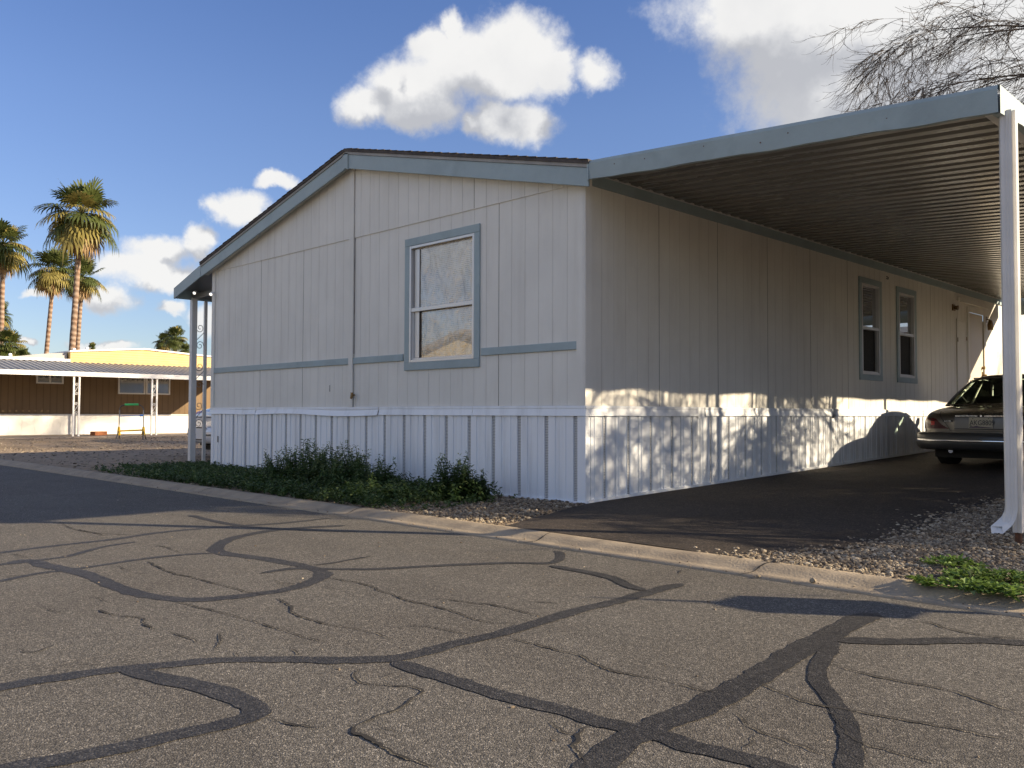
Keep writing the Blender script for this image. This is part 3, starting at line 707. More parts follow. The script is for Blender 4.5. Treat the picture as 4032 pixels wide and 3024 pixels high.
for a, b_, s in ((-W-.03, -6.62, .35), (-6.60, -3.455, 1.3), (-3.44, -1.66, .1), (-1.655, .036, .0)): cap_len(t, a, b_, 'x', s)
for a, b_ in ((-.036, 2.02), (2.17, 5.55), (5.64, 9.1), (9.13, LH)): cap_len(t, a, b_, 'y', .15)
t.box(.004, .018, 2.0, 2.2, ZCB-.03, ZC); t.box(.004, .018, 5.53, 5.66, ZCB-.03, ZC)
t.build('skirting_cap', M['whitevinyl'], skirting, recalc=False)
# ---- roof: two shingled slopes, rake boards, soffit, drip edge
YF, YB = -.15, LH+.15
XL, XR = -8.30, .165
def rz(x): return 4.42-RK*abs(x-PK)
rf = MB()
rf.prism([(PK, rz(PK)+.03), (XR+.02, rz(XR+.02)+.03), (XR+.02, rz(XR+.02)-.01), (PK, rz(PK)-.01)], YF-.025, YB)
rf.prism([(PK, rz(PK)+.03), (PK, rz(PK)-.01), (XL, rz(XL)-.01), (XL, rz(XL)+.03)], YF-.025, YB)
roof = rf.build('roof', M['shingle'], home)
t = MB(); rr = random.Random(9)    # shingle butts that break the roof edge
for s in (-1, 1):
    L = 4.2; n = 30
    for i in range(n):
        a = .05+L*i/n; x = PK+s*a; x2 = PK+s*(a+L/n*.97); h = .005+rr.uniform(0, .005)
        for k in range(1):
            y0, y1 = YF-.03-rr.uniform(0, .008), YF+2.5
            t.add([(x, y0, rz(x)+.031), (x2, y0, rz(x2)+.031+h), (x2, y1, rz(x2)+.031+h), (x, y1, rz(x)+.031), (x2, y0, rz(x2)+.030), (x2, y1, rz(x2)+.030)], ((0, 1, 2, 3), (1, 4, 5, 2), (0, 4, 1)))
t.build('shingles', M['shingle'], roof)
t = MB()
for s, xe in ((1, XR+.004), (-1, XL)):
    t.prism([(PK, rz(PK)-.011), (xe, rz(xe)-.011), (xe, rz(xe)-.045), (PK, rz(PK)-.045)], YF-.012, YF+.03)
t.build('drip_edge', M['drip'], roof)
t = MB(); FH = .19
t.prism([(PK+.05, rz(PK+.05)-.046), (XR, rz(XR)-.046), (XR, rz(XR)-.046-FH), (PK+.05, rz(PK+.05)-.046-FH)], YF, YF+.025)
t.prism([(PK-.05, rz(PK-.05)-.046), (XL, rz(XL)-.02), (XL, rz(XL)-.02-FH), (PK-.05, rz(PK-.05)-.046-FH)], YF, YF+.025)
bevel(t.build('rake_board', M['bluetrim'], roof), .004, 1)
t = MB(); t.prism([(PK-.06, rz(PK-.06)-.03), (PK, rz(PK)-.03), (PK+.06, rz(PK+.06)-.03), (PK+.06, rz(PK+.06)-.045-FH-.012), (PK, rz(PK)-.045-FH-.0), (PK-.06, rz(PK-.06)-.045-FH-.012)], YF-.012, YF+.02); t.build('ridge_cover', M['bluetrim'], roof)
t = MB()
for s, xe in ((1, .09), (-1, XL)):
    t.prism([(PK, rz(PK)-.16), (xe, rz(xe)-.16), (xe, rz(xe)-.17), (PK, rz(PK)-.17)], YF+.026, -.013)
t.build('soffit', M['siding'], roof)
# blue eave board along the carport side
t = MB(); t.box(.0008, .028, .09, LH, 3.246, 3.362); t.build('eave_board', M['bluetrim'], home)
t = MB(); t.box(.029, .05, .28, 13.6, 3.354, 3.372); t.build('deck_ledger', M['post'], home)
# doors, lamps and small fixtures on the carport wall
t = MB(); y0, y1, z0, z1 = DOOR
t.box(.0008, .02, y0-.11, y0, z0, z1+.10); t.box(.0008, .02, y1, y1+.11, z0, z1+.10); t.box(.0008, .0195, y0, y1, z1, z1+.10)
door = t.build('door', M['siding'], home)
t = MB(); t.box(-.03, -.008, y0+.002, y1-.002, z0, z1-.002); t.build('door_panel', M['door'], door)
t = MB(); t.tube([(-.008, y1-.07, 1.86), (.045, y1-.07, 1.86)], [.028, .034], 10); t.tube([(-.008, y1-.07, 1.70), (.02, y1-.07, 1.70), (.06, y1-.07, 1.70), (.075, y1-.07, 1.70)], [.03, .015, .034, .02], 10); t.box(-.008, .004, y1-.1, y1-.04, 1.58, 1.78); t.build('handle', M['brass'], door)
t = MB(); t.tube([(0, y1+.16, 2.86), (.05, y1+.16, 2.86), (.09, y1+.16, 2.84)], .012, 6); t.tube([(.09, y1+.16, 2.84), (.09, y1+.16, 2.76), (.09, y1+.16, 2.64)], [.03, .055, .05], 10); t.box(.0008, .02, y1+.1, y1+.22, 2.80, 2.92); t.build('porch_lamp', M['brass'], home)
t = MB(); t.box(.0008, .045, 11.0, 12.7, 3.09, 3.16); t.tube([(.05, 11.05, 3.08), (.05, 12.75, 3.08)], .012, 6); t.build('door_awning_track', M['siding'], home)
t = MB()
ya, yb, za, zb = 10.93, 11.50, 1.05, 2.74
t.box(.0008, .012, ya, yb, za, zb)
for yy in (ya, yb-.03): t.box(.0122, .02, yy, yy+.03, za, zb)
t.box(.0122, .02, ya+.03, yb-.03, zb-.03, zb); ud = t.build('utility_door', M['siding'], home)
t = MB(); t.box(.0205, .03, yb-.06, yb-.035, 2.35, 2.42); t.box(.0205, .03, ya+.01, ya+.03, 2.3, 2.38); t.build_each('hinge', M['brass'], ud)
t = MB(); t.box(.0008, .02, 10.72, 10.86, 2.88, 3.0); t.tube([(.02, 10.79, 2.94), (.09, 10.79, 2.93)], [.03, .045], 8); t.build('floodlight', M['brass'], home)
t = MB(); t.tube([(.01, 7.62, 3.17), (.04, 7.62, 3.15), (.045, 7.60, 3.12), (.02, 7.58, 3.13)], .008, 5); t.build('wall_hook', M['iron_dark'], home)
t = MB(); t.tube([(-4.0, -.014, 1.145), (-4.0, -.06, 1.145)], [.012, .012], 6); t.tube([(-4.0, -.055, 1.175), (-4.0, -.06, 1.13), (-4.0, -.075, 1.095)], [.018, .022, .014], 7); t.box(-4.03, -3.97, -.064, -.058, 1.168, 1.178)
t.build('outdoor_tap', M['brass'], home)
t = MB(); t.tube([(-3.995, -.02, 1.12), (-4.0, -.018, 1.05), (-3.99, -.02, .985)], .006, 5); t.build('tap_pipe', M['siding'], home)
t = MB(); t.box(-4.62, -4.607, -.004, -.0004, 1.20, 1.29); t.box(-7.86, -7.85, -.032, -.0145, .42, .52); t.build_each('wall_scratch', M['joint'], home)
# ---- low porch roof on the far long side, with its paired posts
porch = tag(empty('porch_roof', (-8.3, 0, 0)), 'pale blue edged porch roof on the left side of the cream mobile home', 'porch roof'); porch.location = (0, 0, 0)
XP = -9.31
def pz(x): return rz(XL)-.01+(x-XL)*.285
t = MB(); t.prism([(XL-.002, pz(XL)), (XP, pz(XP)), (XP, pz(XP)-.02), (XL-.002, pz(XL)-.02)], YF+.03, 14.0); t.build('roof_sheet', M['corr'], porch)
t = MB(); t.prism([(XL-.002, pz(XL)+.005), (XP-.02, pz(XP-.02)+.005), (XP-.02, pz(XP-.02)-.18), (XL-.002, pz(XL)-.195)], YF-.004, YF+.022); t.box(XP-.02, XP, YF+.0225, 14.0, pz(XP)-.18, pz(XP)+.004); t.build('fascia', M['bluetrim'], porch)
t = MB(); t.box(XP+.02, -W-.03, .16, .24, pz(XP)-.155, pz(XP)-.075); t.box(XP+.02, XP+.10, .24, 14, pz(XP)-.155, pz(XP)-.075); t.build('beam', M['iron'], porch)
for yy in (1.5, 2.8, 4.1): pass
ps = MB(); ps.box(-9.345, -9.25, .155, .25, -.02, 2.955); pw = ps.build('post', M['post'], porch)
ps = MB(); ps.box(-9.385, -9.335, .43, .48, -.02, 2.955); ps.build('post', M['post'], porch)
sc = MB(); ax, ay = Vector((-.18, .98, 0)), Vector((0, 0, 1))
for z in (2.32, 1.62, .92): 
    c = Vector((-9.33, .34, z)); sc.tube(spiral(c+ay*.11, ax, ay, .085, 1.35, 20, R_(180), False), .006, 5); sc.tube(spiral(c-ay*.21, ax, ay, .085, 1.35, 20, 0, False), .006, 5)
    sc.tube([c+ay*.03+ax*.085, c-ay*.13-ax*.085], .006, 5)
sc.build('scrollwork', M['iron'], porch)
for k_, (u, v) in enumerate(((422, 631), (457.5, 633.5))):  # bright eave spots built as small lamp heads; the lamps are made up
    p = at_y(u, v, .05 if k_ == 0 else -.06) if k_ == 0 else at_y(u, v, -.07)
    t = MB(); d = Vector((.55, -.6, -.45)).normalized(); t.tube([p-d*.05, p-d*.02, p+d*.05], [.012, .024, .030], 10)
    o = t.build('floodlight', M['eavewhite'], porch)
    t = MB(); t.tube([p+d*.0505, p+d*.056], [.027, .020], 10); 
    mt, nt, b_, T_ = newmat('added_eave_glow%d' % k_); b_.inputs['Emission Color'].default_value = (1, .93, .8, 1); b_.inputs['Emission Strength'].default_value = .6  # added glow that keeps the eave spots bright, no known lamp
    t.build('eave_glow_face', mt, o)
# ---------------------------------------------------------------- the carport
cp = tag(empty('carport', (0, 0, 0)), 'pale carport with ribbed metal roof and blue fascia over the parked car', 'carport')
XO = 3.86; YE = 13.6
def cz(x): return 3.366-(x)*.0575
dk = MB(); per = .2032; y = -.11
shape = [(0, .0), (.098, .0), (.116, .036), (.182, .036), (.2032, .0)]
pts = []
while y < YE:
    for dy, dz in shape[:-1]: pts.append((y+dy, dz))
    y += per
pts = [p for p in pts if p[0] <= YE]; n = len(pts)
xsn = [.03, 1.0, 2.0, 3.0, XO-.03]
dk.add([(x, p[0], cz(x)+p[1]+.0) for x in xsn for p in pts], [(i*n+k, i*n+k+1, (i+1)*n+k+1, (i+1)*n+k) for i in range(len(xsn)-1) for k in range(n-1)])
deck = dk.build('roof_deck', M['deck'], cp)
sm = deck.modifiers.new('thickness', 'SOLIDIFY'); sm.thickness = .004
def fz(x): return 3.42+(x-.164)*(3.193-3.42)/(3.858-.164)
f = MB()
for a, b_, o in ((.172, 2.618, 0), (2.610, XO, .004)):
    nn = 16
    for i in range(nn):
        x0, x1 = a+(b_-a)*i/nn, a+(b_-a)*(i+1)/nn
        w0 = .004*math.sin(x0*5.1)+.003*math.sin(x0*11); w1 = .004*math.sin(x1*5.1)+.003*math.sin(x1*11)
        for (dz0, dy0, dz1, dy1) in ((0, -.03, 0, 0), (0, 0, -.03, .012), (-.03, .012, -.19, .0), (-.19, .0, -.192, -.035)):
            f.quad((x0, YF-.001-dy0-o, fz(x0)+dz0), (x1, YF-.001-dy0-o, fz(x1)+dz0), (x1, YF-.001-dy1-o, fz(x1)+dz1+(w1 if dz1 < -.18 else 0)), (x0, YF-.001-dy1-o, fz(x0)+dz1+(w0 if dz1 < -.18 else 0)))
f.box(.158, .178, YF-.016, YF-.002, fz(.17)-.196, fz(.17)+.01)
fo = f.build('fascia', M['bluetrim'], cp, recalc=False)
f = MB(); rr = random.Random(4); nn = 60; ys = lin(YF, YE, nn); bz = []
for i, y in enumerate(ys): bz.append(.008*math.sin(y*2.3+.4)+.007*math.sin(y*5.7)+rr.uniform(-.006, .006))
for i in range(nn-1):
    y0, y1 = ys[i], ys[i+1]; xw0 = .02*math.sin(y0*2.9) if i else 0; xw1 = .02*math.sin(y1*2.9)
    zt = fz(XO)
    for (dx0, dz0, dx1, dz1) in ((-.04, 0, 0, 0), (0, 0, .0, -.19), (0, -.19, -.05, -.195)):
        f.quad((XO+.012+dx0+(xw0 if dz0 else 0), y0, zt+dz0+(bz[i] if dz0 else 0)), (XO+.012+dx0+(xw1 if dz0 else 0), y1, zt+dz0+(bz[i+1] if dz0 else 0)), (XO+.012+dx1+(xw1 if dz1 else 0), y1, zt+dz1+(bz[i+1] if dz1 else 0)), (XO+.012+dx1+(xw0 if dz1 else 0), y0, zt+dz1+(bz[i] if dz1 else 0)))
f.build('side_fascia', M['bluetrim'], cp, recalc=False)
f = MB(); f.box(.06, XO, YE-.02, YE, 3.0, 3.36); f.build('end_fascia', M['bluetrim'], cp)
f = MB(); f.box(XO-.12, XO-.02, -.12, YE-.03, 3.03, 3.138); f.build('beam', M['post'], cp)
sc = MB()
for x in (.5, .86, 1.5, 2.05, 2.3, 3.1, 3.55): p = (x, YF-.004, fz(x)-.09-.03*math.sin(x*7)); sc.tube([p, (p[0], p[1]-.008, p[2])], .006, 6)
sc.build_each('screw', M['steel'], fo)
def cpost(y, foot=True):
    x = 3.888; g = gz(x, y)
    p = MB()
    # fluted square post
    prof = [(-.042, -.042), (-.012, -.042), (-.008, -.034), (.008, -.034), (.012, -.042), (.042, -.042), (.042, -.012), (.034, -.008), (.034, .008), (.042, .012), (.042, .042), (.012, .042), (.008, .034), (-.008, .034), (-.012, .042), (-.042, .042), (-.042, .012), (-.034, .008), (-.034, -.008), (-.042, -.012)]
    p.prism([(x+a*.72, y+b_*.72) for a, b_ in prof], g+.085, 3.05, 'xy')
    po = bevel(p.build('post', M['post'], cp), .003, 1)
    p = MB(); p.tube([(x, y, g-.05), (x, y, g+.10)], .024, 12); p.build('post_base', M['steel'], po)
    return po
po = cpost(.05); cpost(5.15); cpost(10.2)
# downspout with elbow, in front of the first post
dx, dy = 3.866, -.028
d = MB(); ww, dd = .035, .026
def ring(c, ux, uy, w_, d_):
    rib = [(-1, -1), (-.55, -1), (-.45, -.86), (-.1, -.86), (0, -1), (.1, -.86), (.45, -.86), (.55, -1), (1, -1), (1, 1), (-1, 1)]
    return [Vector(c)+Vector(ux)*a*w_+Vector(uy)*b_*d_ for a, b_ in rib]
X_, Y_ = Vector((.90, .43, 0)), Vector((-.43, .90, 0))
secs = [((dx, dy, 3.04), X_, Y_), ((dx, dy, .27), X_, Y_)]
for i in range(1, 7):
    a = R_(58*i/6); r = .13; c = Vector((dx, dy, .27))+Vector((-.45, -.89, 0))*r*(1-math.cos(a))-Vector((0, 0, r*math.sin(a)))
    fwd = Vector((-.45, -.89, 0)); nrm = Y_*math.cos(a)+Vector((0, 0, 1))*math.sin(a)*1.0
    secs.append((c, X_*(1+.03*(i % 2)), nrm.normalized()))
c = Vector(secs[-1][0]); a = R_(58); dirn = Vector((-.45*math.sin(a), -.89*math.sin(a), -math.cos(a))); secs.append((c+dirn*.085, X_, secs[-1][2]))
vs = []
for c, ux, uy in secs: vs += ring(c, ux, uy, ww, dd)
n = 11; d.add(vs, [(i*n+k, i*n+(k+1) % n, (i+1)*n+(k+1) % n, (i+1)*n+k) for i in range(len(secs)-1) for k in range(n)])
ds = d.build('downspout', M['post'], cp)
# ---------------------------------------------------------------- cars
def inpoly(x, y, poly):
    c = False; n = len(poly)
    for i in range(n):
        (x1, y1), (x2, y2) = poly[i], poly[i-1]
        if (y1 > y) != (y2 > y) and x < (x2-x1)*(y-y1)/(y2-y1)+x1: c = not c
    return c
def decal(bvh, poly, cast, step=.008, off=.004):
    """a thin patch that hugs the body: polygon cells sent along a direction onto the surface"""
    us = [p[0] for p in poly]; vs_ = [p[1] for p in poly]
    nu = max(1, int((max(us)-min(us))/step)); nv = max(1, int((max(vs_)-min(vs_))/step)); mb = MB(); idx = {}
    def vert(i, j):
        if (i, j) in idx: return idx[i, j]
        u = min(us)+(max(us)-min(us))*i/nu; v = min(vs_)+(max(vs_)-min(vs_))*j/nv
        o, d = cast(u, v); loc, nrm, _, _ = bvh.ray_cast(Vector(o), Vector(d))
        r = None
        if loc is not None:
            if nrm.dot(Vector(d)) > 0: nrm = -nrm
            mb.v.append(tuple(loc+nrm*off)); r = len(mb.v)-1
        idx[i, j] = r; return r
    for i in range(nu):
        for j in range(nv):
            u = min(us)+(max(us)-min(us))*(i+.5)/nu; v = min(vs_)+(max(vs_)-min(vs_))*(j+.5)/nv
            if inpoly(u, v, poly):
                q = [vert(i, j), vert(i+1, j), vert(i+1, j+1), vert(i, j+1)]
                if None not in q: mb.f.append(tuple(q)); mb.m.append(0)
    return mb
REAR = lambda x, z: ((x, -2, z), (0, 1, 0))
def make_car(root, paint, bumper_m, white=False):
    secs = [(.0, .60, .46, .71, .75), (.035, .72, .40, .765, .80), (.12, .80, .36, .80, .838), (.32, .86, .32, .835, .868), (.62, .895, .28, .868, .902), (1.05, .91, .24, .90, .93), (1.8, .915, .20, .90, .91), (2.6, .915, .2, .89, .90),
            (3.3, .90, .2, .875, .90), (3.9, .89, .22, .81, .86), (4.5, .86, .26, .73, .78), (4.83, .77, .32, .63, .69), (4.97, .62, .40, .55, .58)]
    vs = []; n = 0
    for (y, w_, zb, zs, zt) in secs:
        h = zs-zb
        half = [(0, zb), (.8*w_, zb), (.96*w_, zb+.07), (w_, zb+.38*h), (w_*.985, zs-.085), (w_*.935, zs-.018), (w_*.80, zs+.010), (w_*.45, zt), (0, zt+.006)]
        ringp = half+[(-a, b_) for a, b_ in half[-2:0:-1]]
        n = len(ringp); vs += [(a, y, b_) for a, b_ in ringp]
    fs = [(i*n+k, i*n+(k+1) % n, (i+1)*n+(k+1) % n, (i+1)*n+k) for i in range(len(secs)-1) for k in range(n)]
    fs += [tuple(range(n)), tuple(reversed(range((len(secs)-1)*n, len(secs)*n)))]
    b_ = MB(); b_.add(vs, fs); body = b_.build('body', paint, root, smooth=True)
    s_ = body.modifiers.new('sub', 'SUBSURF'); s_.levels = 2; s_.render_levels = 2
    dg = bpy.context.evaluated_depsgraph_get(); dg.update()
    me = bpy.data.meshes.new_from_object(body.evaluated_get(dg))
    bvh = BVHTree.FromPolygons([v.co.copy() for v in me.vertices], [tuple(p.vertices) for p in me.polygons])
    # wheels set in dark arches
    for y in (1.10, 3.92):
        for s in (-1, 1):
            wv = MB(); prof = [(.20, -.11), (.30, -.115), (.325, -.09), (.33, 0), (.325, .09), (.30, .115), (.20, .11)]; nn = 28; pr = []
            for k in range(nn):
                a = 2*math.pi*k/nn
                pr += [(s*.775+o, y+math.cos(a)*r, .33+math.sin(a)*r) for r, o in prof]
            m_ = len(prof); wv.add(pr, [(k*m_+i, k*m_+i+1, ((k+1) % nn)*m_+i+1, ((k+1) % nn)*m_+i) for k in range(nn) for i in range(m_-1)])
            wh = wv.build('wheel', M['tyre'], root, smooth=True)
            r_ = MB(); nn = 20; cc = [(s*.885, y+math.cos(2*math.pi*k/nn)*.205, .33+math.sin(2*math.pi*k/nn)*.205) for k in range(nn)]; c2 = [(s*.86, y+math.cos(2*math.pi*k/nn)*.06, .33+math.sin(2*math.pi*k/nn)*.06) for k in range(nn)]
            r_.add(cc+c2, [(k, (k+1) % nn, (k+1) % nn+nn, k+nn) for k in range(0, nn)]+[tuple(range(nn, 2*nn))]); r_.build('rim', M['rim'], wh)
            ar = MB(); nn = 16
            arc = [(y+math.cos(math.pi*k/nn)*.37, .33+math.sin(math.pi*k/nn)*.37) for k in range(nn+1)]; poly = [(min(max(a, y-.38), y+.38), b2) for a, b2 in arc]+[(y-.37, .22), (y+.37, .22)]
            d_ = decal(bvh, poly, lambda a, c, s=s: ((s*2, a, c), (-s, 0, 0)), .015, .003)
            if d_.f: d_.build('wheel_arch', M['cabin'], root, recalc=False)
    # underside pan and exhaust
    t = MB(); t.box(-.70, .70, .25, 4.6, .17, .30); t.build('underside', M['cabin'], root)
    for s in (-1, 1):
        t = MB(); t.tube([(s*.42, .05, .27), (s*.42, .6, .27)], .03, 10); t.build('exhaust_pipe', M['chrome'], root)
    # bumper
    path = [(-.915, 1.00-.28), (-.925, .45), (-.905, .20), (-.83, .03), (-.70, -.045), (-.45, -.085), (0, -.10)]; path = path+[(-a, b2) for a, b2 in path[-2::-1]]
    prof = [(-.10, .285), (-.02, .295), (.018, .33), (.034, .395), (.03, .415), (.034, .435), (.03, .49), (.012, .525), (-.05, .538), (-.12, .538)]
    P3 = [Vector((a, b2, 0)) for a, b2 in path]; P3 = smooth_path(P3, .06); vs = []; m_ = len(prof)
    for i, p in enumerate(P3):
        d = (P3[min(i+1, len(P3)-1)]-P3[max(i-1, 0)]).normalized(); o = Vector((d.y, -d.x, 0))
        if o.dot(p-Vector((0, 1.2, 0))) < 0: o = -o
        e = min(1, (min(i, len(P3)-1-i)+1)/4)
        vs += [p+o*(q if q > 0 else q)+Vector((0, 0, .41+(z-.41)*(.75+.25*e))) for q, z in prof]
    bb = MB(); bb.add(vs, [(i*m_+k, i*m_+k+1, (i+1)*m_+k+1, (i+1)*m_+k) for i in range(len(P3)-1) for k in range(m_-1)]); bp = bb.build('bumper', bumper_m, root, smooth=True)
    t = MB(); vs = []
    for i, p in enumerate(P3[4:-4]):
        i += 4; d = (P3[i+1]-P3[i-1]).normalized(); o = Vector((d.y, -d.x, 0)); o = -o if o.dot(p-Vector((0, 1.2, 0))) < 0 else o
        vs += [p+o*.0345+Vector((0, 0, .409)), p+o*.040+Vector((0, 0, .425)), p+o*.0345+Vector((0, 0, .441))]
    k_ = len(vs)//3; t.add(vs, [(i*3+k, i*3+k+1, (i+1)*3+k+1, (i+1)*3+k) for i in range(k_-1) for k in range(2)]); t.build('rub_strip', M['bumper'] if white else M['chrome'], bp, smooth=True)
    # greenhouse: roof, pillars, glass
    def S(p, s): return Vector((p[0]*s, p[1], p[2]))
    nx, ny = 12, 8; vs = []
    for j in range(ny+1):
        y = 1.66+(2.72-1.66)*j/ny; e = math.sin(math.pi*j/ny)**.6
        for i in range(nx+1):
            u = -1+2*i/nx; vs.append((u*.615, y+(.05*u*u if j == 0 else 0), 1.30+.055*e+.032*(1-u*u*u*u)-.028*abs(u)**6))
    t = MB(); t.add(vs, [(j*(nx+1)+i, j*(nx+1)+i+1, (j+1)*(nx+1)+i+1, (j+1)*(nx+1)+i) for j in range(ny) for i in range(nx)]); ro = t.build('roof', paint, root, smooth=True)
    sd = ro.modifiers.new('t', 'SOLIDIFY'); sd.thickness = .02; sd.offset = 1
    def lerp(a, b2, t_): return tuple(a[i]+(b2[i]-a[i])*t_ for i in range(3))
    for s in (-1, 1):
        for nm, quad in (('rear_pillar', [(.80, 1.02, .905), (.83, 1.36, .90), (.635, 1.92, 1.31), (.605, 1.68, 1.31)]), ('centre_pillar', [(.835, 2.24, .895), (.835, 2.34, .895), (.63, 2.32, 1.325), (.63, 2.24, 1.325)]), ('front_pillar', [(.80, 3.20, .885), (.78, 3.30, .885), (.61, 2.73, 1.31), (.63, 2.66, 1.31)])):
            t = MB(); nn = 6; vs = []
            for i in range(nn+1):
                q = i/nn; bow = .022*math.sin(math.pi*q)
                a = lerp(quad[0], quad[3], q); c = lerp(quad[1], quad[2], q)
                vs += [S((a[0]+bow, a[1]-bow*.6, a[2]), s), S((c[0]+bow, c[1], c[2]), s)]
            t.add(vs, [(2*i, 2*i+1, 2*i+3, 2*i+2) for i in range(nn)]); o = t.build(nm, paint, root, smooth=True); sd = o.modifiers.new('t', 'SOLIDIFY'); sd.thickness = .018; sd.offset = 0
        for (q0, q1, q2, q3) in (((.83, 1.38, .90), (.835, 2.23, .895), (.63, 2.235, 1.315), (.635, 1.94, 1.305)), ((.835, 2.35, .895), (.80, 3.18, .885), (.63, 2.65, 1.31), (.63, 2.33, 1.32))):
            t = MB(); t.quad(S(q0, s), S(q1, s), S(q2, s), S(q3, s)); t.build('side_window', M['cglass'], root)
    def glasspane(name, base, top, xb, xt, bow, mat, m0=0., m1=1.):
        vs = []; nx, ny = 12, 8
        for j in range(ny+1):
            q = m0+(m1-m0)*j/ny
            for i in range(nx+1):
                u = -1+2*i/nx; x = u*(xb+(xt-xb)*q)
                vs.append((x, base[0]+(top[0]-base[0])*q+bow*(1-u*u), base[1]+(top[1]-base[1])*q+.012*(1-u*u)*q))
        t = MB(); t.add(vs, [(j*(nx+1)+i, j*(nx+1)+i+1, (j+1)*(nx+1)+i+1, (j+1)*(nx+1)+i) for j in range(ny) for i in range(nx)]); return t.build(name, mat, root, smooth=True)
    glasspane('rear_window', (1.03, .915), (1.69, 1.315), .79, .60, -.05, M['cglass'])
    glasspane('windscreen', (3.30, .89), (2.72, 1.315), .78, .61, .08, M['cglass'], 0, .86); glasspane('sun_band', (3.30, .89), (2.72, 1.315), .78, .61, .08, M['cband'], .86, 1.)
    t = MB(); vs = []
    for i in range(13):
        u = -1+2*i/12; vs += [(u*.80, 1.015-.05*(1-u*u), .922+.006*(1-u*u)), (u*.80, 1.03-.05*(1-u*u), .936+.006*(1-u*u))]
    t.add(vs, [(2*i, 2*i+2, 2*i+3, 2*i+1) for i in range(12)]); t.build('window_trim', M['chrome'], root)
    t = MB(); t.box(-.78, .78, 1.12, 3.20, .915, .93); t.build('cabin_floor', M['cabin'], root)
    for s in (-1, 1):
        for y, zt, wd in ((1.62, 1.06, .20), (2.55, 1.10, .15)):
            t = MB(); prof = [(-.5, 0), (-1, .25), (-1, .75), (-.7, 1), (.7, 1), (1, .75), (1, .25), (.5, 0)]
            t.prism([(s*.37+a*wd, .92+(zt-.92)*b2) for a, b2 in prof], y, y+.10); o = t.build('headrest', M['seat'], root); bevel(o, .03, 3)
    t = MB(); t.tube([(-.30+.17*math.cos(a), 2.85, 1.0+.17*math.sin(a)) for a in lin(0, 2*math.pi, 25)], .012, 6); t.build('steering_wheel', M['cabin'], root)
    t = MB(); t.box(-.10, .10, 2.70, 2.72, 1.22, 1.27); t.build('rear_mirror', M['cabin'], root)
    for s in (-1, 1):
        t = MB(); t.prism([(s*.86, .90), (s*1.04, .93), (s*1.05, 1.03), (s*.92, 1.04)], 2.95, 3.05); o = t.build('door_mirror', paint, root); bevel(o, .02, 2)
    # lights, plate, trim on the tail
    if white:
        pl = [(-.95, .84), (-.70, .83), (-.66, .70), (-.70, .60), (-.95, .60)]
        for s in (-1, 1):
            P_ = [(s*a, c) for a, c in pl]
            tl = decal(bvh, P_, REAR, .01, .005).build('tail_light', M['redlens'], root, smooth=True, recalc=False)
            decal(bvh, [(s*a, c) for a, c in ((-.95, .665), (-.685, .665), (-.70, .60), (-.95, .60))], REAR, .01, .008).build('smoked_lens', M['smoke'], tl, smooth=True, recalc=False)
            decal(bvh, [(.03, .61), (.03, .80), (.40, .80), (.22, .61)], lambda a, c, s=s: ((s*2, a, c), (-s, 0, 0)), .01, .005).build('tail_light_side', M['redbright'], tl, smooth=True, recalc=False)
        t = MB(); t.box(-.17, .17, -.145, -.135, .36, .53); pn = t.build('number_plate', M['plate_w'], root)
        t = MB(); t.box(-.19, .19, -.134, -.10, .34, .55); t.build('plate_frame', M['black'], pn)
        tx = decal(bvh, [(-.62, .70), (.62, .70), (.62, .715), (-.62, .715)], REAR, .006, .004); tx.build('trunk_seam', M['black'], root, recalc=False)
    else:
        pl = [(-.95, .742), (-.60, .735), (-.575, .705), (-.53, .662), (-.47, .62), (-.42, .597), (-.42, .590), (-.95, .592)]
        for s in (-1, 1):
            tl = decal(bvh, [(s*a, c) for a, c in pl], REAR, .008, .005).build('tail_light', M['redlens'], root, smooth=True, recalc=False)
            decal(bvh, [(.035, .592), (.035, .74), (.33, .742), (.27, .592)], lambda a, c, s=s: ((s*2, a, c), (-s, 0, 0)), .008, .005).build('tail_light_side', M['redlens'], tl, smooth=True, recalc=False)
            decal(bvh, [(s*a, c) for a, c in ((-.665, .64), (-.615, .64), (-.615, .695), (-.665, .695))], REAR, .008, .009).build('reflector', M['redbright'], tl, smooth=True, recalc=False)
        decal(bvh, [(-.345, .598), (.345, .598), (.345, .755), (-.345, .755)], REAR, .012, .003).build('plate_panel', pm('pale_plate_panel', (.20, .195, .19), .35, kind='obj', metal=.6), root, recalc=False)
        decal(bvh, [(-.36, .585), (.36, .585), (.34, .597), (-.34, .597)], REAR, .006, .006).build('plate_panel_slot', M['black'], root, recalc=False)
        loc, nr, _, _ = bvh.ray_cast(Vector((0, -2, .675)), Vector((0, 1, 0))); py = loc.y-.012; tilt = R_(6)
        def PLT(x, z, o): return Vector((x, py-o+(z-.675)*math.tan(tilt), z))
        t = MB(); t.add([PLT(-.152, .60, .0), PLT(.152, .60, .0), PLT(.152, .752, .0), PLT(-.152, .752, .0), PLT(-.152, .60, .006), PLT(.152, .60, .006), PLT(.152, .752, .006), PLT(-.152, .752, .006)], ((4, 5, 6, 7), (0, 1, 5, 4), (1, 2, 6, 5), (2, 3, 7, 6), (3, 0, 4, 7)))
        pn = t.build('number_plate', M['plate'], root)
        def on_plate(o=.0085, z=0, x=0):
            return Matrix.Translation(PLT(x, .675+z, o))@Matrix.Rotation(math.pi/2-tilt*1, 4, 'X')
        text_mesh('plate_number', 'AKG8809', .098, M['plate_t'], pn, on_plate(.008, .0, .018)@Matrix.Diagonal((.80, 1, 1, 1)))
        t = MB(); hills = [(-.145, .607), (-.145, .622), (-.12, .630), (-.09, .626), (-.05, .637), (-.02, .628), (.03, .624), (.145, .614), (.145, .607)]
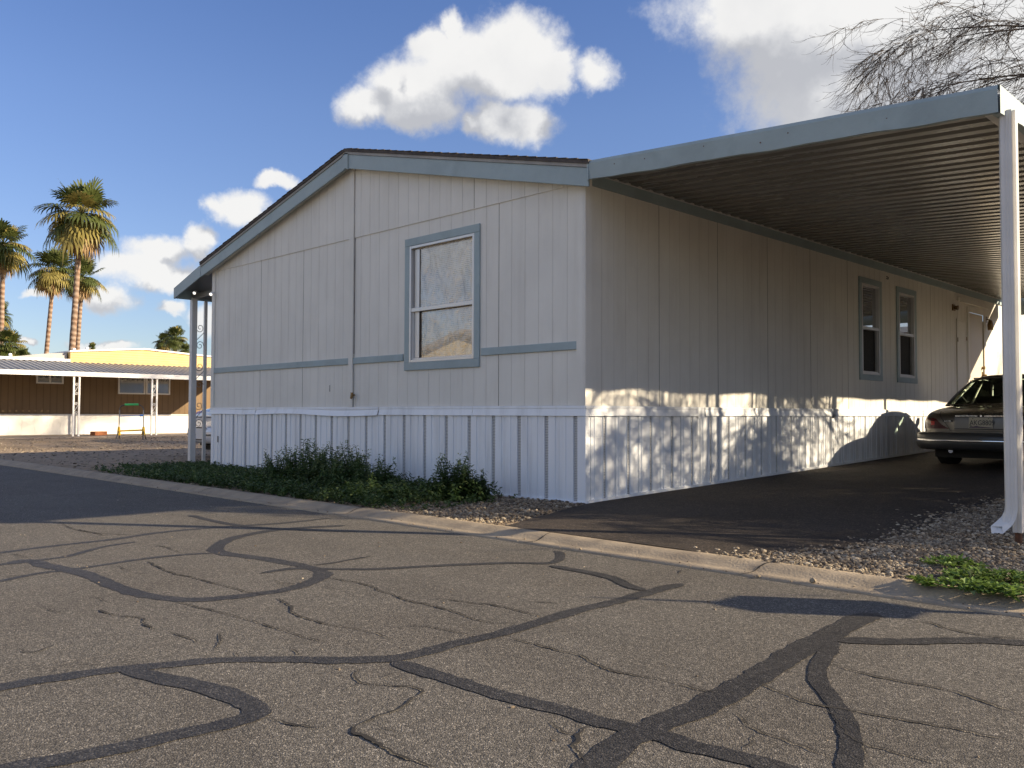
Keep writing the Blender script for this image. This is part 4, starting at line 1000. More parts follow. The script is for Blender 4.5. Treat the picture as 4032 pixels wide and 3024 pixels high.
        t.add([PLT(a, c, .0075) for a, c in hills], (tuple(range(len(hills))),)); t.build('plate_hills', M['plate_p'], pn)
        cq = MB()
        for a0, c0, a1, c1 in ((-.131, .618, -.125, .664), (-.143, .632, -.139, .652), (-.139, .632, -.131, .637), (-.117, .636, -.113, .656), (-.125, .636, -.117, .641)): cq.add([PLT(a0, c0, .0079), PLT(a1, c0, .0079), PLT(a1, c1, .0079), PLT(a0, c1, .0079)], ((0, 1, 2, 3),))
        cq.build('plate_cactus', pm('plate_green', (.10, .13, .09), .5, kind='obj'), pn)
        t = MB()
        for sx_, sz in ((-.10, .739), (.10, .739)): t.tube([PLT(sx_, sz, .006), PLT(sx_, sz, .010)], .006, 8)
        t.build_each('plate_bolt', M['black'], pn)
        text_mesh('plate_sticker', 'E', .022, M['plate_t'], pn, on_plate(.008, .066, .122))
        tr = MB(); tr2 = decal(bvh, [(-.345, .762), (.345, .762), (.345, .782), (-.345, .782)], REAR, .01, .006); tb = tr2.build('trunk_trim', M['bumper'], root, recalc=False)
        for i in list(range(-19, -2))+['cut']+list(range(3, 20)):
            if i == 'cut': tr.build('trim_beads', M['chrome'], tb); tr = MB(); continue
            x = i*.0172; loc, nr, _, _ = bvh.ray_cast(Vector((x, -2, .772)), Vector((0, 1, 0)))
            if loc: tr.obox((x, loc.y-.010, .772), (.0046, 0, .003), (0, .005, 0), (0, 0, .0075))
        tr.build('trim_beads', M['chrome'], tb)
        loc, nr, _, _ = bvh.ray_cast(Vector((0, -2, .772)), Vector((0, 1, 0))); t = MB(); t.tube([(0, loc.y-.004, .772), (0, loc.y-.014, .772)], [.020, .014], 12); t.build('round_emblem', M['chrome'], tb)
        bd = decal(bvh, [(-.505, .682), (-.365, .682), (-.365, .715), (-.505, .715)], REAR, .007, .005).build('badge', M['black'], root, recalc=False)
        loc, nr, _, _ = bvh.ray_cast(Vector((-.435, -2, .698)), Vector((0, 1, 0)))
        a = math.atan2(nr.x, -nr.y) if nr.y < 0 else math.atan2(-nr.x, nr.y)
        text_mesh('badge_text', 'JAGUAR', .026, M['chrome'], bd, Matrix.Translation(Vector((-.435, loc.y-.014, .6985)))@Matrix.Rotation(a, 4, 'Z')@Matrix.Rotation(math.pi/2, 4, 'X'))
        # trunk lid shut lines
        decal(bvh, [(-.60, .84), (-.592, .84), (-.41, .60), (-.40, .565), (-.412, .565), (-.42, .595)], REAR, .005, .003).build('trunk_seam', M['black'], root, recalc=False)
        decal(bvh, [(-.41, .560), (.41, .560), (.41, .566), (-.41, .566)], REAR, .006, .004).build('trunk_seam', M['black'], root, recalc=False)
        decal(bvh, [(.40, .565), (.412, .565), (.42, .595), (.60, .84), (.592, .84), (.41, .60)], REAR, .005, .003).build('trunk_seam', M['black'], root, recalc=False)
car = tag(empty('parked_car'), 'pewter sedan with pale number plate parked nose in under the carport', 'car')
make_car(car, M['carpaint'], M['bumper'])
car.location = (1.76, 6.42, .118); car.rotation_euler = (R_(.9), 0, 0)
wcar = tag(empty('parked_car'), 'white sedan with red tail lights showing behind the left porch posts', 'car')
make_car(wcar, M['carwhite'], M['carwhite'], True)
wcar.location = (-11.0, 1.3, -.07); wcar.scale = (1, 1, 1.25)
# ---------------------------------------------------------------- step railing and the building behind the carport
rl = tag(empty('step_railing', (.9, 12.0, 0)), 'thin scrolled metal railing on the steps by the side door behind the sedan', 'railing'); rl.location = (0, 0, 0)
g0 = gz(.5, 12)
t = MB(); t.tube([(.06, 11.72, 1.62), (1.25, 11.72, 1.62)], .018, 6); t.build('top_rail', M['iron'], rl)
for x in (.22, 1.22): t = MB(); t.tube([(x, 11.72, g0), (x, 11.72, 1.61)], .014, 6); t.build('rail_post', M['iron'], rl)
t = MB()
for x in (.42, .66, .92): t.tube(spiral((x, 11.72, 1.50), (1, 0, 0), (0, 0, 1), .075, 1.3, 18, R_(90), x > .6), .007, 5)
t.tube([(.25, 11.72, 1.40), (1.2, 11.72, 1.40)], .012, 5); t.build('rail_scrolls', M['iron'], rl)
t = MB(); t.box(.04, 1.25, 11.75, 13.0, g0, 1.0); t.box(.06, 1.25, 11.4, 11.75, g0, .55)
tag(t.build('door_steps', M['concrete']), 'pale steps below the side door behind the sedan', 'steps')
bh = tag(empty('neighbour_house', (6, 24, 0)), 'beige mobile home with red-brown roof trim beyond the far end of the carport', 'house'); bh.location = (0, 0, 0)
t = MB(); sidewall(t, -3.0, 14.0, lambda x: 3.55, -.2, [], 'x', .0, .3, depth=22.0); t.box(-2.99, 13.99, 22.02, 34, -.2, 3.5); t.build('wall', [M['beige'], M['groove'], M['joint']], bh, recalc=False)
t = MB(); t.box(-3.4, 14.4, 21.55, 21.6, 3.30, 3.52); t.build('fascia', M['redbrown'], bh)
t = MB(); t.box(-3.4, 14.4, 21.6, 34.3, 3.48, 3.62); t.box(-3.45, 14.45, 21.52, 21.62, 3.522, 3.70); t.build('roof', M['white'], bh)
t = MB(); t.box(-3.0, 14.0, 21.96, 21.99, 2.62, 2.95); t.build('frieze_band', M['white'], bh)
t = MB(); t.box(-3.0, 14.0, 21.95, 21.99, -.2, .75); t.build('skirting', M['white'], bh)
# ---------------------------------------------------------------- brown mobile home on the left with awning, posts, windows
nb = tag(empty('neighbour_mobile_home', (-30, 4, 0)), 'brown mobile home with white skirting, grey corrugated awning and yellow raised end', 'mobile home'); nb.location = (0, 0, 0)
XF = -27.2; XA = -24.5; Y0, Y1 = -14.0, 9.35; ZB = .12
t = MB()
def nbwall(mb, lo, hi, zb, zt):
    y = lo
    while y < hi:
        y1 = min(hi, y+.19); mb.quad((XF, y, zb), (XF, y1, zb), (XF, y1, zt), (XF, y, zt), 0); y2 = min(hi, y1+.03); mb.quad((XF-.0, y1, zb), (XF, y2, zb), (XF, y2, zt), (XF, y1, zt), 1); y = y2
nbwall(t, Y0, Y1, .84, 2.72); t.box(XF-9, XF-.03, Y0, Y1, .1, 2.66, 0); t.build('wall', [M['brown'], M['brown_g']], nb, recalc=False)
t = MB()
y = Y0
while y < Y1: t.box(XF-.02, XF+.02, y, y+.40, ZB, .80); y += .402
t.box(XF-.02, XF+.05, Y0, Y1, .801, .842); t.build('skirting', M['white'], nb)
# raised yellow end with shallow gable and a rounded white edge
t = MB(); pk = 6.6; yl, yr = 4.0, 9.25
def ytop(y): return 3.27-abs(y-pk)*(.085 if y < pk else .060)
for i in range(7):
    z0 = 2.68+i*.09; z1 = z0+.09; n = 12
    for k in range(n):
        a, b_ = yl+(yr-yl)*k/n, yl+(yr-yl)*(k+1)/n
        za, zb = min(z1, ytop(a)), min(z1, ytop(b_))
        if za <= z0 and zb <= z0: continue
        t.quad((XF+.005, a, z0), (XF+.005, b_, z0), (XF-.008, b_, max(zb, z0)), (XF-.008, a, max(za, z0)), 0)
        t.quad((XF-.008, a, z0-.0), (XF-.008, b_, z0), (XF+.005, b_, z0), (XF+.005, a, z0), 1)
t.prism([(yl, 2.68), (yr, 2.68), (yr, ytop(yr)), (pk, ytop(pk)), (yl, ytop(yl))], XF-9, XF-.03, 'yz', 0)
t.build('yellow_gable', [M['yellow'], M['yellow_g']], nb, recalc=False)
t = MB()
for a, b_ in ((yl-.03, pk), (pk, yr+.03)):
    t.prism([(a, ytop(a)), (b_, ytop(b_)), (b_, ytop(b_)+.055), (a, ytop(a)+.055)], XF-9, XF+.05, 'yz')
t.build('roof_edge', M['white'], nb)
t = MB(); t.prism([(Y0, 2.70), (yl-.02, 2.70), (yl-.02, 2.79), (Y0, 2.79)], XF-8, XF+.06, 'yz'); t.build('roof_edge', M['white'], nb)
t = MB(); t.prism([(2.2, 2.80), (yl-.05, 2.80), (yl-.05, 3.02), (3.4, 2.98), (2.8, 2.90)], XF-8, XF-.2, 'yz'); t.build('roof', M['roofgrey'], nb)
for y, h in ((4.45, .12), (4.9, .14), (2.35, .16)):
    t = MB(); z = (ytop(y)+.05) if y > yl else 2.80; t.tube([(XF-1, y, z-.05), (XF-1, y, z+h*.5)], .03, 8); t.tube([(XF-1, y, z+h*.5), (XF-1, y, z+h)], [.07, .05], 8); t.build('roof_vent', M['white'], nb)
t = MB(); y = Y0
def az_(x): return 2.655+(x-XF)*(2.20-2.655)/(XA-XF)
while y < Y1+.05:
    t.quad((XF+.02, y, az_(XF)), (XA, y, az_(XA)), (XA, y+.10, az_(XA)), (XF+.02, y+.10, az_(XF)))
    for (a, za, b_, zb) in ((.10, 0, .12, .05), (.12, .05, .18, .05), (.18, .05, .20, 0)): t.quad((XF+.02, y+a, az_(XF)+za), (XA, y+a, az_(XA)+za), (XA, y+b_, az_(XA)+zb), (XF+.02, y+b_, az_(XF)+zb))
    y += .2
t.build('awning', M['corr'], nb, recalc=False)
t = MB(); t.box(XA, XA+.03, Y0, Y1+.1, 2.085, 2.235); t.box(XF, XA, Y1+.08, Y1+.11, 2.1, 2.4); t.build('awning_fascia', M['white'], nb)
def scrollpost(y):
    for dy in (-.085, .085):
        t = MB(); t.box(XA-.07, XA-.02, y+dy-.027, y+dy+.027, .12, 2.09); t.build('awning_post', M['white'], nb)
    t = MB(); ax, ay = Vector((0, 1, 0)), Vector((0, 0, 1))
    for z in (1.68, 1.05): 
        c = Vector((XA-.045, y, z)); t.tube(spiral(c+ay*.13, ax, ay, .055, 1.3, 16, 0), .009, 4); t.tube(spiral(c-ay*.15, ax, ay, .055, 1.3, 16, R_(180)), .009, 4); t.tube([c+ay*.08+ax*.05, c-ay*.10-ax*.05], .009, 4)
    t.build('post_scrolls', M['white'], nb)
for y in (3.34, 5.90, .86, -1.7): scrollpost(y)
def nbwin(y0, y1, z0, z1, nbars):
    t = MB(); f = .05
    t.box(XF+.001, XF+.05, y0, y1, z1-f, z1); t.box(XF+.001, XF+.05, y0, y1, z0, z0+f); t.box(XF+.001, XF+.048, y0, y0+f, z0+f, z1-f); t.box(XF+.001, XF+.048, y1-f, y1, z0+f, z1-f)
    for k in range(nbars): yy = y0+(y1-y0)*(k+1)/(nbars+1); t.box(XF+.001, XF+.046, yy-.025, yy+.025, z0+f, z1-f)
    o = t.build('window', M['white'], nb); t = MB(); t.box(XF+.001, XF+.02, y0+f, y1-f, z0+f, z1-f); t.build('pane', M['darkglass'], o); return o
nbwin(2.90, 3.78, 1.90, 2.42, 1); nbwin(5.66, 6.65, 1.585, 2.33, 0); nbwin(6.68, 7.60, 1.585, 2.33, 0)
t = MB(); t.box(XF-9.5, XA+.9, Y0, Y1+.6, -.1, ZB); tag(t.build('patio_slab', M['concrete']), 'low concrete slab in front of the brown mobile home', 'slab')
t = MB(); t.obox((-25.2, 4.30, .19), (.10, .05, 0), (-.11, .24, 0), (0, 0, .07)); tag(bevel(t.build('brick', M['brick']), .008, 1), 'single orange-red brick lying on the slab of the brown mobile home', 'brick')
# folding stand in the yard
fs_ = tag(empty('folding_stand', (-21.8, 4.05, 0)), 'black folding stand with yellow base bar and green grip on the gravel yard', 'folding stand', None); fs_.rotation_euler = (0, 0, R_(-35))
def L(y, x, z): return (x, y, z)
for y in (-.36, .36):
    t = MB(); t.tube([L(y, .0, .40), L(y*.97, 0, .98)], .016, 6); t.build('upright', M['standgr'], fs_)
    t = MB(); t.tube([L(y, .02, .34), L(y*1.12, .24, .0)], .018, 6); t.tube([L(y, -.02, .34), L(y*1.12, -.24, .0)], .018, 6); t.build('leg', M['standk'], fs_)
    t = MB(); t.tube([L(y, 0, .20), L(y, 0, .30), L(y, 0, .46)], [.06, .052, .035], 8); t.build('yellow_joint', M['standy'], fs_)
t = MB(); t.tube([L(-.36, 0, .33), L(.36, 0, .36)], .026, 8); t.build('yellow_bar', M['standy'], fs_)
t = MB(); t.tube([L(-.35, 0, .98), L(-.345, 0, 1.04), L(-.30, 0, 1.10), L(-.20, 0, 1.145), L(.20, 0, 1.15), L(.30, 0, 1.10), L(.345, 0, 1.04), L(.35, 0, .98)], .017, 6); t.build('handle', M['standk'], fs_)
t = MB(); t.tube([L(-.20, 0, 1.147), L(.20, 0, 1.152)], .034, 8); t.build('green_grip', M['standg'], fs_)
t = MB(); t.tube([L(-.35, 0, .79), L(.35, 0, .81)], .012, 5); t.tube([L(.25, 0, .81), L(.35, 0, .815)], .035, 6); t.build('blue_strap', M['standb'], fs_)
t = MB(); t.tube([L(-.40, .24, .02), L(.40, .24, .02)], .014, 5); t.build('foot_bar', M['standgr'], fs_)
# house across the street, seen only in the glass of the end window
ah = tag(empty('house_across_street', (-17, -16, 0)), 'cream gabled house across the street mirrored in the end window', 'house'); ah.location = (0, 0, 0)
t = MB(); t.prism([(-21.5, 0), (-12.5, 0), (-12.5, 2.5), (-17, 3.7), (-21.5, 2.5)], -24, -13.6, 'xz'); t.build('wall', M['cream'], ah)
t = MB()
for s in (-1, 1): t.prism([(-17, 3.72), (-17+s*5, 2.42), (-17+s*5, 2.56), (-17, 3.86)], -24.2, -13.3, 'xz')
t.build('roof', M['roofgrey'], ah)
t = MB(); t.box(-18.2, -16.2, -13.599, -13.57, .9, 2.1); t.build('window', M['darkglass'], ah)
# ---------------------------------------------------------------- fan palms
def fan(mb, hub, d, up, size, droop, nseg, mi, spread=R_(125)):
    d = d.normalized(); side = d.cross(up); side = side.normalized() if side.length > 1e-4 else d.orthogonal().normalized(); nrm = side.cross(d)
    for k in range(nseg):
        a = -spread+2*spread*k/(nseg-1)+random.uniform(-.03, .03); c = d*math.cos(a)+side*math.sin(a)
        ln = size*(.80+.20*math.cos(a))*random.uniform(.88, 1.05); wd = ln*.052+.012
        q = c.cross(nrm).normalized(); fold = nrm*(.02*(1 if k % 2 else -1))
        z = Vector((0, 0, -1))
        p0 = hub+c*ln*.05; p1 = hub+c*ln*.55+fold+z*droop*ln*.08; p2 = hub+c*ln*.80+z*droop*ln*.28; p3 = hub+c*ln*(.98-.12*droop)+z*droop*ln*random.uniform(.5, .75)
        mb.add([p0-q*wd*.2, p0+q*wd*.2, p1-q*wd, p1+q*wd, p2-q*wd*.6, p2+q*wd*.6, p3], ((0, 1, 3, 2), (2, 3, 5, 4), (4, 5, 6)), mi)
def palm(base, top, rad, R, ngreen, ndead, label, bend=.0, thin=1.0, nseg=22, skirt=1.):
    """base, top (crown centre) in world space, crown radius R"""
    root = tag(empty('palm_tree', base), label, 'palm tree', 'fan palms behind the brown mobile home')
    base = Vector(base); top = Vector(top); ax = (top-base)
    t = MB(); n = 26; pts = []; rr = []
    for i in range(n):
        q = i/(n-1); p = ax*q; p = p+Vector((_R.x, _R.y, 0))*bend*math.sin(math.pi*q); pts.append(p); rr.append(rad*(1.15-.35*q)*(1+.05*(i % 2))*random.uniform(.97, 1.03))
    t.tube(pts, rr, 10); t.build('trunk', M['bark_palm'], root, smooth=True)
    c = MB(); hub0 = ax
    for i in range(ngreen):
        el = R_(80)-R_(118)*(i/(ngreen-1))**.9+random.uniform(-.12, .12); a = i*2.39996+random.uniform(-.2, .2)
        d = Vector((math.cos(a)*math.cos(el), math.sin(a)*math.cos(el), math.sin(el)))
        pl = R*random.uniform(.34, .66); sag = Vector((0, 0, -1))*pl*(.06 if el > .5 else .18)
        p1 = hub0+d*pl*.5; p2 = hub0+d*pl+sag
        mi = 1 if (random.random() < (.08 if el > .5 else .20 if el > 0 else .36)) else 0
        c.tube([hub0, p1, p2], [.03, .02, .014], 3, False, mi)
        dd = (p2-p1).normalized()*.8+d*.3+Vector((0, 0, -.25 if el < .6 else .1)); fan(c, p2, dd, Vector((0, 0, 1)), R*random.uniform(.42, .64), max(.15, .75-.6*math.sin(el)), nseg, mi)
    c.build('crown', [M['frond'], M['frond_y']], root, recalc=False)
    c = MB()
    for i in range(ndead):
        el = R_(-48)-R_(38)*random.random(); a = i*2.39996+.7; d = Vector((math.cos(a)*math.cos(el), math.sin(a)*math.cos(el), math.sin(el)))
        h0 = hub0-Vector((0, 0, R*.12*random.random())); pl = R*random.uniform(.3, .55)*skirt; p2 = h0+d*pl; c.tube([h0, p2], [.025, .012], 3, False, 0)
        fan(c, p2, d+Vector((0, 0, -.7)), Vector((0.3, .2, 1)), R*random.uniform(.34, .5), .9, 16, 0 if random.random() < .75 else 1, R_(75))
    if ndead: c.build('dead_fronds', [M['frond_d'], M['frond_y']], root, recalc=False)
    return root
def palm_px(ub, vb, ut, vt, Dp, rpx, ng, nd, label, tw=.15, **kw):
    p = at_d(ut, vt, Dp); q = at_d(ub, vb, Dp); s = (p-q); kz = (p.z-0)/s.z; base = p-s*kz; base.z = 0
    return palm(base, p, tw, rpx*K/FPX*Dp, ng, nd, label, **kw)
palm_px(156, 750, 175.5, 462, 45, 88, 40, 22, 'tallest fan palm with golden dead fronds and red-brown trunk', .155)
palm_px(100, 765, 117, 583, 52, 58, 34, 12, 'slimmer pale trunked fan palm just left of the tallest palm', .13)
palm_px(166, 770, 178, 600, 58, 50, 34, 12, 'fan palm half hidden behind the tallest palm trunk', .15)
palm_px(2, 760, 7, 528, 48, 66, 36, 14, 'fan palm with pale trunk cut by the left edge of the photo', .14)
palm_px(-8, 790, -5, 682, 66, 36, 28, 8, 'far fan palm peeping from behind the trunk at the left edge', .15)
palm_px(20, 800, 20, 745, 44, 42, 30, 4, 'low bushy fan palm above the roof at the left edge', .16, skirt=.6)
palm_px(50, 800, 47, 772, 42, 26, 20, 3, 'smallest drooping fan palm just above the white roof edge', .12, skirt=.6)
palm_px(380, 800, 378, 731, 64, 30, 30, 6, 'taller fan palm of the far pair above the yellow roof', .17)
palm_px(358, 800, 354, 738, 66, 24, 28, 8, 'left palm of the far pair above the yellow roof', .17)
palm_px(403, 800, 401, 757, 60, 18, 22, 3, 'small fan palm right of the far pair near the porch posts', .14)
palm_px(199, 800, 199, 752, 66, 13, 16, 2, 'tiny palm top showing over the yellow roof peak', .12)
# ---------------------------------------------------------------- weeds, shrub, stones
def leaf(mb, p, d, ln, wd, mi, droop=.3):
    d = d.normalized(); s = d.cross(Vector((random.uniform(-.3, .3), random.uniform(-.3, .3), 1))); s = s.normalized() if s.length > 1e-4 else Vector((1, 0, 0))
    m_ = p+d*ln*.5+Vector((0, 0, .05*ln)); e = p+d*ln-Vector((0, 0, droop*ln))
    mb.add([p, m_+s*wd, e, m_-s*wd], ((0, 1, 2, 3),), mi)
def weed_stem(mb, base, h, lean, nleaf, lsize, flower=True):
    top = base+Vector((lean.x, lean.y, h)); mid = base+Vector((lean.x*.3, lean.y*.3, h*.55))
    mb.tube([base, mid, top], [.006, .005, .003], 3, False, 0)
    for i in range(nleaf):
        q = (i+.5)/nleaf; p = base.lerp(mid, q*2) if q < .5 else mid.lerp(top, q*2-1); a = i*2.4+random.uniform(-.5, .5)
        l = lsize*(1.15-.65*q)*random.uniform(.7, 1.2); leaf(mb, p, Vector((math.cos(a), math.sin(a), random.uniform(-.1, .6))), l, l*.19, 0 if random.random() < .85 else 1, random.uniform(.1, .5))
    if flower:
        for k in range(14):
            a = random.uniform(0, 6.28); z = random.uniform(-.06, .05); r = random.uniform(.005, .028); leaf(mb, top+Vector((math.cos(a)*r*.4, math.sin(a)*r*.4, z)), Vector((math.cos(a), math.sin(a), .7)), .026, .007, 1, 0)
def weed_clump(label, cx, cy, rx, ry, n, hmax, pale=False):
    root = tag(empty('weed_clump', (cx, cy, 0)), label, 'weed', 'tall weeds along the skirting')
    f = MB()
    for i in range(n):
        a = random.uniform(0, 6.28); r = math.sqrt(random.random()); x, y = math.cos(a)*rx*r, math.sin(a)*ry*r; x += 0
        h = hmax*(1-.62*r**1.3)*random.uniform(.55, 1.05)
        weed_stem(f, Vector((x, min(y, -cy-.06), 0)), h, Vector((random.gauss(0, .09)+x*.16, random.gauss(0, .07)+y*.16, 0))*(h/.5), int(16+h*60), .095, h > .24 and random.random() < .75)
    f.build('stems_and_leaves', [M['weed'], M['weed_l']], root, recalc=False); return root
weed_clump('tallest dark leafy weed clump against the white skirting left of centre', -3.75, -.85, .80, .54, 150, .62)
weed_clump('middle leafy weed clump against the skirting with pale seed heads', -2.72, -.88, .50, .46, 100, .56)
weed_clump('upright weed clump with yellowish tips nearest the house corner', -1.22, -.62, .38, .30, 80, .50)
weed_clump('low leafy weed clump between the two taller ones by the kerb', -1.72, -1.28, .40, .34, 54, .34)
gcv = MB(); rr = random.Random(11)
def gpatch(x0, x1, y0, y1, n, hs, prob=lambda x, y: 1., mb=None):
    mb = mb or gcv
    for i in range(n):
        x, y = rr.uniform(x0, x1), rr.uniform(y0, y1)
        if rr.random() > prob(x, y): continue
        b_ = Vector((x, y, gz(x, y)-.005)); h = hs*rr.uniform(.4, 1.2)
        for k in range(rr.randint(6, 11)):
            a = rr.uniform(0, 6.28); leaf(mb, b_+Vector((rr.gauss(0, .012), rr.gauss(0, .012), h*rr.uniform(.1, .8))), Vector((math.cos(a), math.sin(a), rr.uniform(.1, 1.1))), rr.uniform(.03, .075), rr.uniform(.007, .016), 0 if rr.random() < .85 else 1, rr.uniform(.0, .5))
def bed(x, y):
    e = max(0, min(1, (x+8.6)/2.2))*max(0, min(1, (-.55-x)/1.3)); e *= max(.12, min(1, (-y-.03)/.5 if x > -2.2 else 1)); return e*(.5+.5*math.sin(x*2.1+y*3))*.6+e*.55
gpatch(-8.8, -.3, -1.88, -.04, 5200, .11, bed)
gpatch(-4.9, -1.0, -1.87, -.2, 1500, .20, lambda x, y: .8)
gpatch(-9.3, -7.5, -1.2, .9, 420, .06)
gpatch(-28.2, -21.9, 1.0, 6.2, 320, .10, lambda x, y: math.exp(-((x+23.2)/.6)**2))
tag(gcv.build('ground_cover', [M['weed'], M['weed_l']], recalc=False), kind='stuff')
def lowweed(label, u, v, rx, ry, n, h):
    c = at_z(u, v, .02); f = MB(); root = tag(empty('low_weed', (c.x, c.y, 0)), label, 'weed', 'bright weeds on the gravel')
    for i in range(n):
        a = random.uniform(0, 6.28); r = math.sqrt(random.random()); b_ = Vector((math.cos(a)*rx*r, math.sin(a)*ry*r, .015))
        for k in range(9):
            a2 = random.uniform(0, 6.28); leaf(f, b_+Vector((0, 0, h*random.uniform(.1, .9)*(1-.6*r))), Vector((math.cos(a2), math.sin(a2), random.uniform(.1, .9))), random.uniform(.025, .06), random.uniform(.006, .014), 0 if random.random() < .85 else 1, random.uniform(0, .4))
    f.build('leaves', [M['weed_b'], M['weed_l']], root, recalc=False)
lowweed('small bright green weed in the middle of the gravel by the post', 2062, 1222, .19, .11, 34, .06)
lowweed('tiny faint weed tuft nearest the kerb on the gravel', 2000, 1258, .09, .05, 8, .03)
lowweed('large bright green weed patch on the gravel at the right edge', 2165, 1258, .30, .17, 110, .075)
lowweed('bright green weed patch spilling over the kerb back at the right edge', 2130, 1278, .36, .09, 90, .06)
sh = tag(empty('shrub', (-16.2, 6.6, 0)), 'dark green shrub beside the white car behind the porch posts', 'shrub')
f = MB(); rs = random.Random(2)
for i in range(2600):
    v = Vector((rs.gauss(0, 1), rs.gauss(0, 1), rs.gauss(0, 1))).normalized()*rs.random()**.4; p = Vector((v.x*1.05*(1+.2*math.sin(v.z*5)), v.y*1.05, 1.05+v.z*.95)); 
    if rs.random() < .25*(1+math.sin(v.x*7+v.z*9)): continue
    a = rs.uniform(0, 6.28); leaf(f, p, Vector((math.cos(a), math.sin(a), rs.uniform(-.4, .8))), .13, .035, 0)
f.build('foliage', M['shrub'], sh, recalc=False)
t = MB()
for k in range(5): a = k*1.25; t.tube([(0, 0, -.02), (math.cos(a)*.2, math.sin(a)*.2, .6), (math.cos(a)*.5, math.sin(a)*.5, 1.3)], [.035, .025, .012], 5)
t.build('stem', M['twig'], sh)
# river gravel: a mass of single low polygon stones, one object
ico = bmesh.new(); bmesh.ops.create_icosphere(ico, subdivisions=1, radius=1.0); IV = np.array([v.co[:] for v in ico.verts]); IF = np.array([[v.index for v in f.verts] for f in ico.faces]); ico.free()
def stones(name, pts, smin, smax, seed, flat=.6):
    r = np.random.default_rng(seed); n = len(pts); V = np.repeat(IV[None], n, 0)*(1+r.uniform(-.22, .22, (n, len(IV), 1)))
    s = smin+(smax-smin)*r.random(n)**1.8; sc_ = np.stack([s*r.uniform(.75, 1.3, n), s*r.uniform(.6, 1., n), s*r.uniform(flat*.7, flat*1.2, n)], 1); V = V*sc_[:, None]
    a = r.uniform(0, 6.28, n); ca, sa = np.cos(a)[:, None], np.sin(a)[:, None]; X = V[..., 0]*ca-V[..., 1]*sa; Y = V[..., 0]*sa+V[..., 1]*ca
    tl = r.uniform(-.4, .4, n)[:, None]; Z = V[..., 2]+X*tl*.4
    V = np.stack([X, Y, Z], 2)+np.array(pts)[:, None, :]+np.array([0, 0, 1])*(sc_[:, 2]*.35)[:, None, None]
    F = (IF[None]+(np.arange(n)*len(IV))[:, None, None]).reshape(-1, 3)
    me = bpy.data.meshes.new(name); me.from_pydata(V.reshape(-1, 3), [], F.tolist()); me.materials.append(M['stone'])
    at = me.attributes.new('rnd', 'FLOAT', 'POINT'); at.data.foreach_set('value', np.repeat(r.random(n), len(IV)).astype(np.float32))
    me.update(); o = bpy.data.objects.new(name, me); COL.objects.link(o); return tag(o, kind='stuff')
rg = random.Random(21); P = []
while len(P) < 26000:
    x, y = rg.uniform(2.35, 5.2), rg.uniform(-1.90, 3.6)
    e = dedge(y); d = x-e
    if d < 0 and rg.random() > math.exp(d/.13)*.35: continue
    if x > 5.686-.257*(y+6.75)+.25: continue
    if y > 1.5 and rg.random() < .45: continue
    P.append((x, y, gz(x, y)+rg.uniform(-.004, .010)))
stones('gravel', P, .0055, .020, 1)
P = []
while len(P) < 3600:
    x = rg.uniform(-5.5, .72); y = rg.uniform(-1.90, -.03)
    if y > -.03-(x-.03)*2.7 if x > .03 else False: continue
    w_ = max(0, min(1, (x+1.6)/1.5)); 
    if rg.random() > .12+.88*w_: continue
    P.append((x, y, rg.uniform(-.004, .008)))
stones('bed_gravel', P, .006, .022, 2)
P = []
for i in range(3800):
    x, y = rg.uniform(-24, -6), rg.uniform(-1.9, 7)
    if x > -8.6 and y > -.2: continue
    P.append((x, y, lotz(x, y)))
stones('yard_gravel', P, .010, .035, 3, .5)
P = [(rg.uniform(-9, 6), -2.2+rg.random()**2*.22, ZS+.006) for i in range(260)]+[(rg.uniform(-6, 6), rg.uniform(-5, -2.2), ZS) for i in range(160)]
stones('street_grit', P, .003, .009, 4)
# single rocks on the kerb and drive
def rock(label, u, v, s, z):
    p = at_z(u, v, z); r = random.Random(int(u)); mb = MB(); mb.add([(Vector(q)*s*(1+r.uniform(-.25, .25))) for q in IV], [tuple(f) for f in IF.tolist()])
    o = mb.build('rock', M['stone'], None); o.location = (p.x, p.y, z+s*.35); o.scale = (1.2, .9, .75); o.rotation_euler = (0, 0, r.uniform(0, 3))
    at = o.data.attributes.new('rnd', 'FLOAT', 'POINT'); at.data.foreach_set('value', [.55+.2*r.random()]*len(o.data.vertices)); return tag(o, label, 'rock', 'loose stones on the kerb')
rock('small brown stone in the gutter where the gravel meets the drive', 1756, 1257, .020, ZS+.012)
rock('larger tan stone in the gutter below the bright weed patches', 2050, 1273, .020, ZS+.012)
rock('small round stone at the gutter just right of the larger tan stone', 2085, 1277, .013, ZS+.012)
rock('pale pebble in the gutter in front of the drive apron', 1638, 1245, .013, ZS+.012)
rock('pale stone lying on the dark drive near the gravel bed', 1162, 1112, .018, .012)
rock('small dark stone in the gutter below the house corner', 1254, 1187, .011, ZS+.012)
# lantern post beside the street, right of the camera: it throws the boxed shadow on the asphalt
lp = tag(empty('lantern_post', (6.21, -.95, 0)), 'dark post lantern with square box head beside the gravel bed', 'lantern')
t = MB(); t.tube([(0, 0, -.05), (0, 0, 1.0)], .028, 10); t.build('post', M['iron_dark'], lp)
t = MB(); t.box(-.14, .14, -.14, .14, 1.02, 1.30); bevel(t.build('lantern_box', M['iron_dark'], lp), .01, 1)
t = MB(); t.tube([(0, 0, 1.30), (0, 0, 1.36), (0, 0, 1.62)], [.09, .022, .006], 8); t.build('finial', M['iron_dark'], lp)
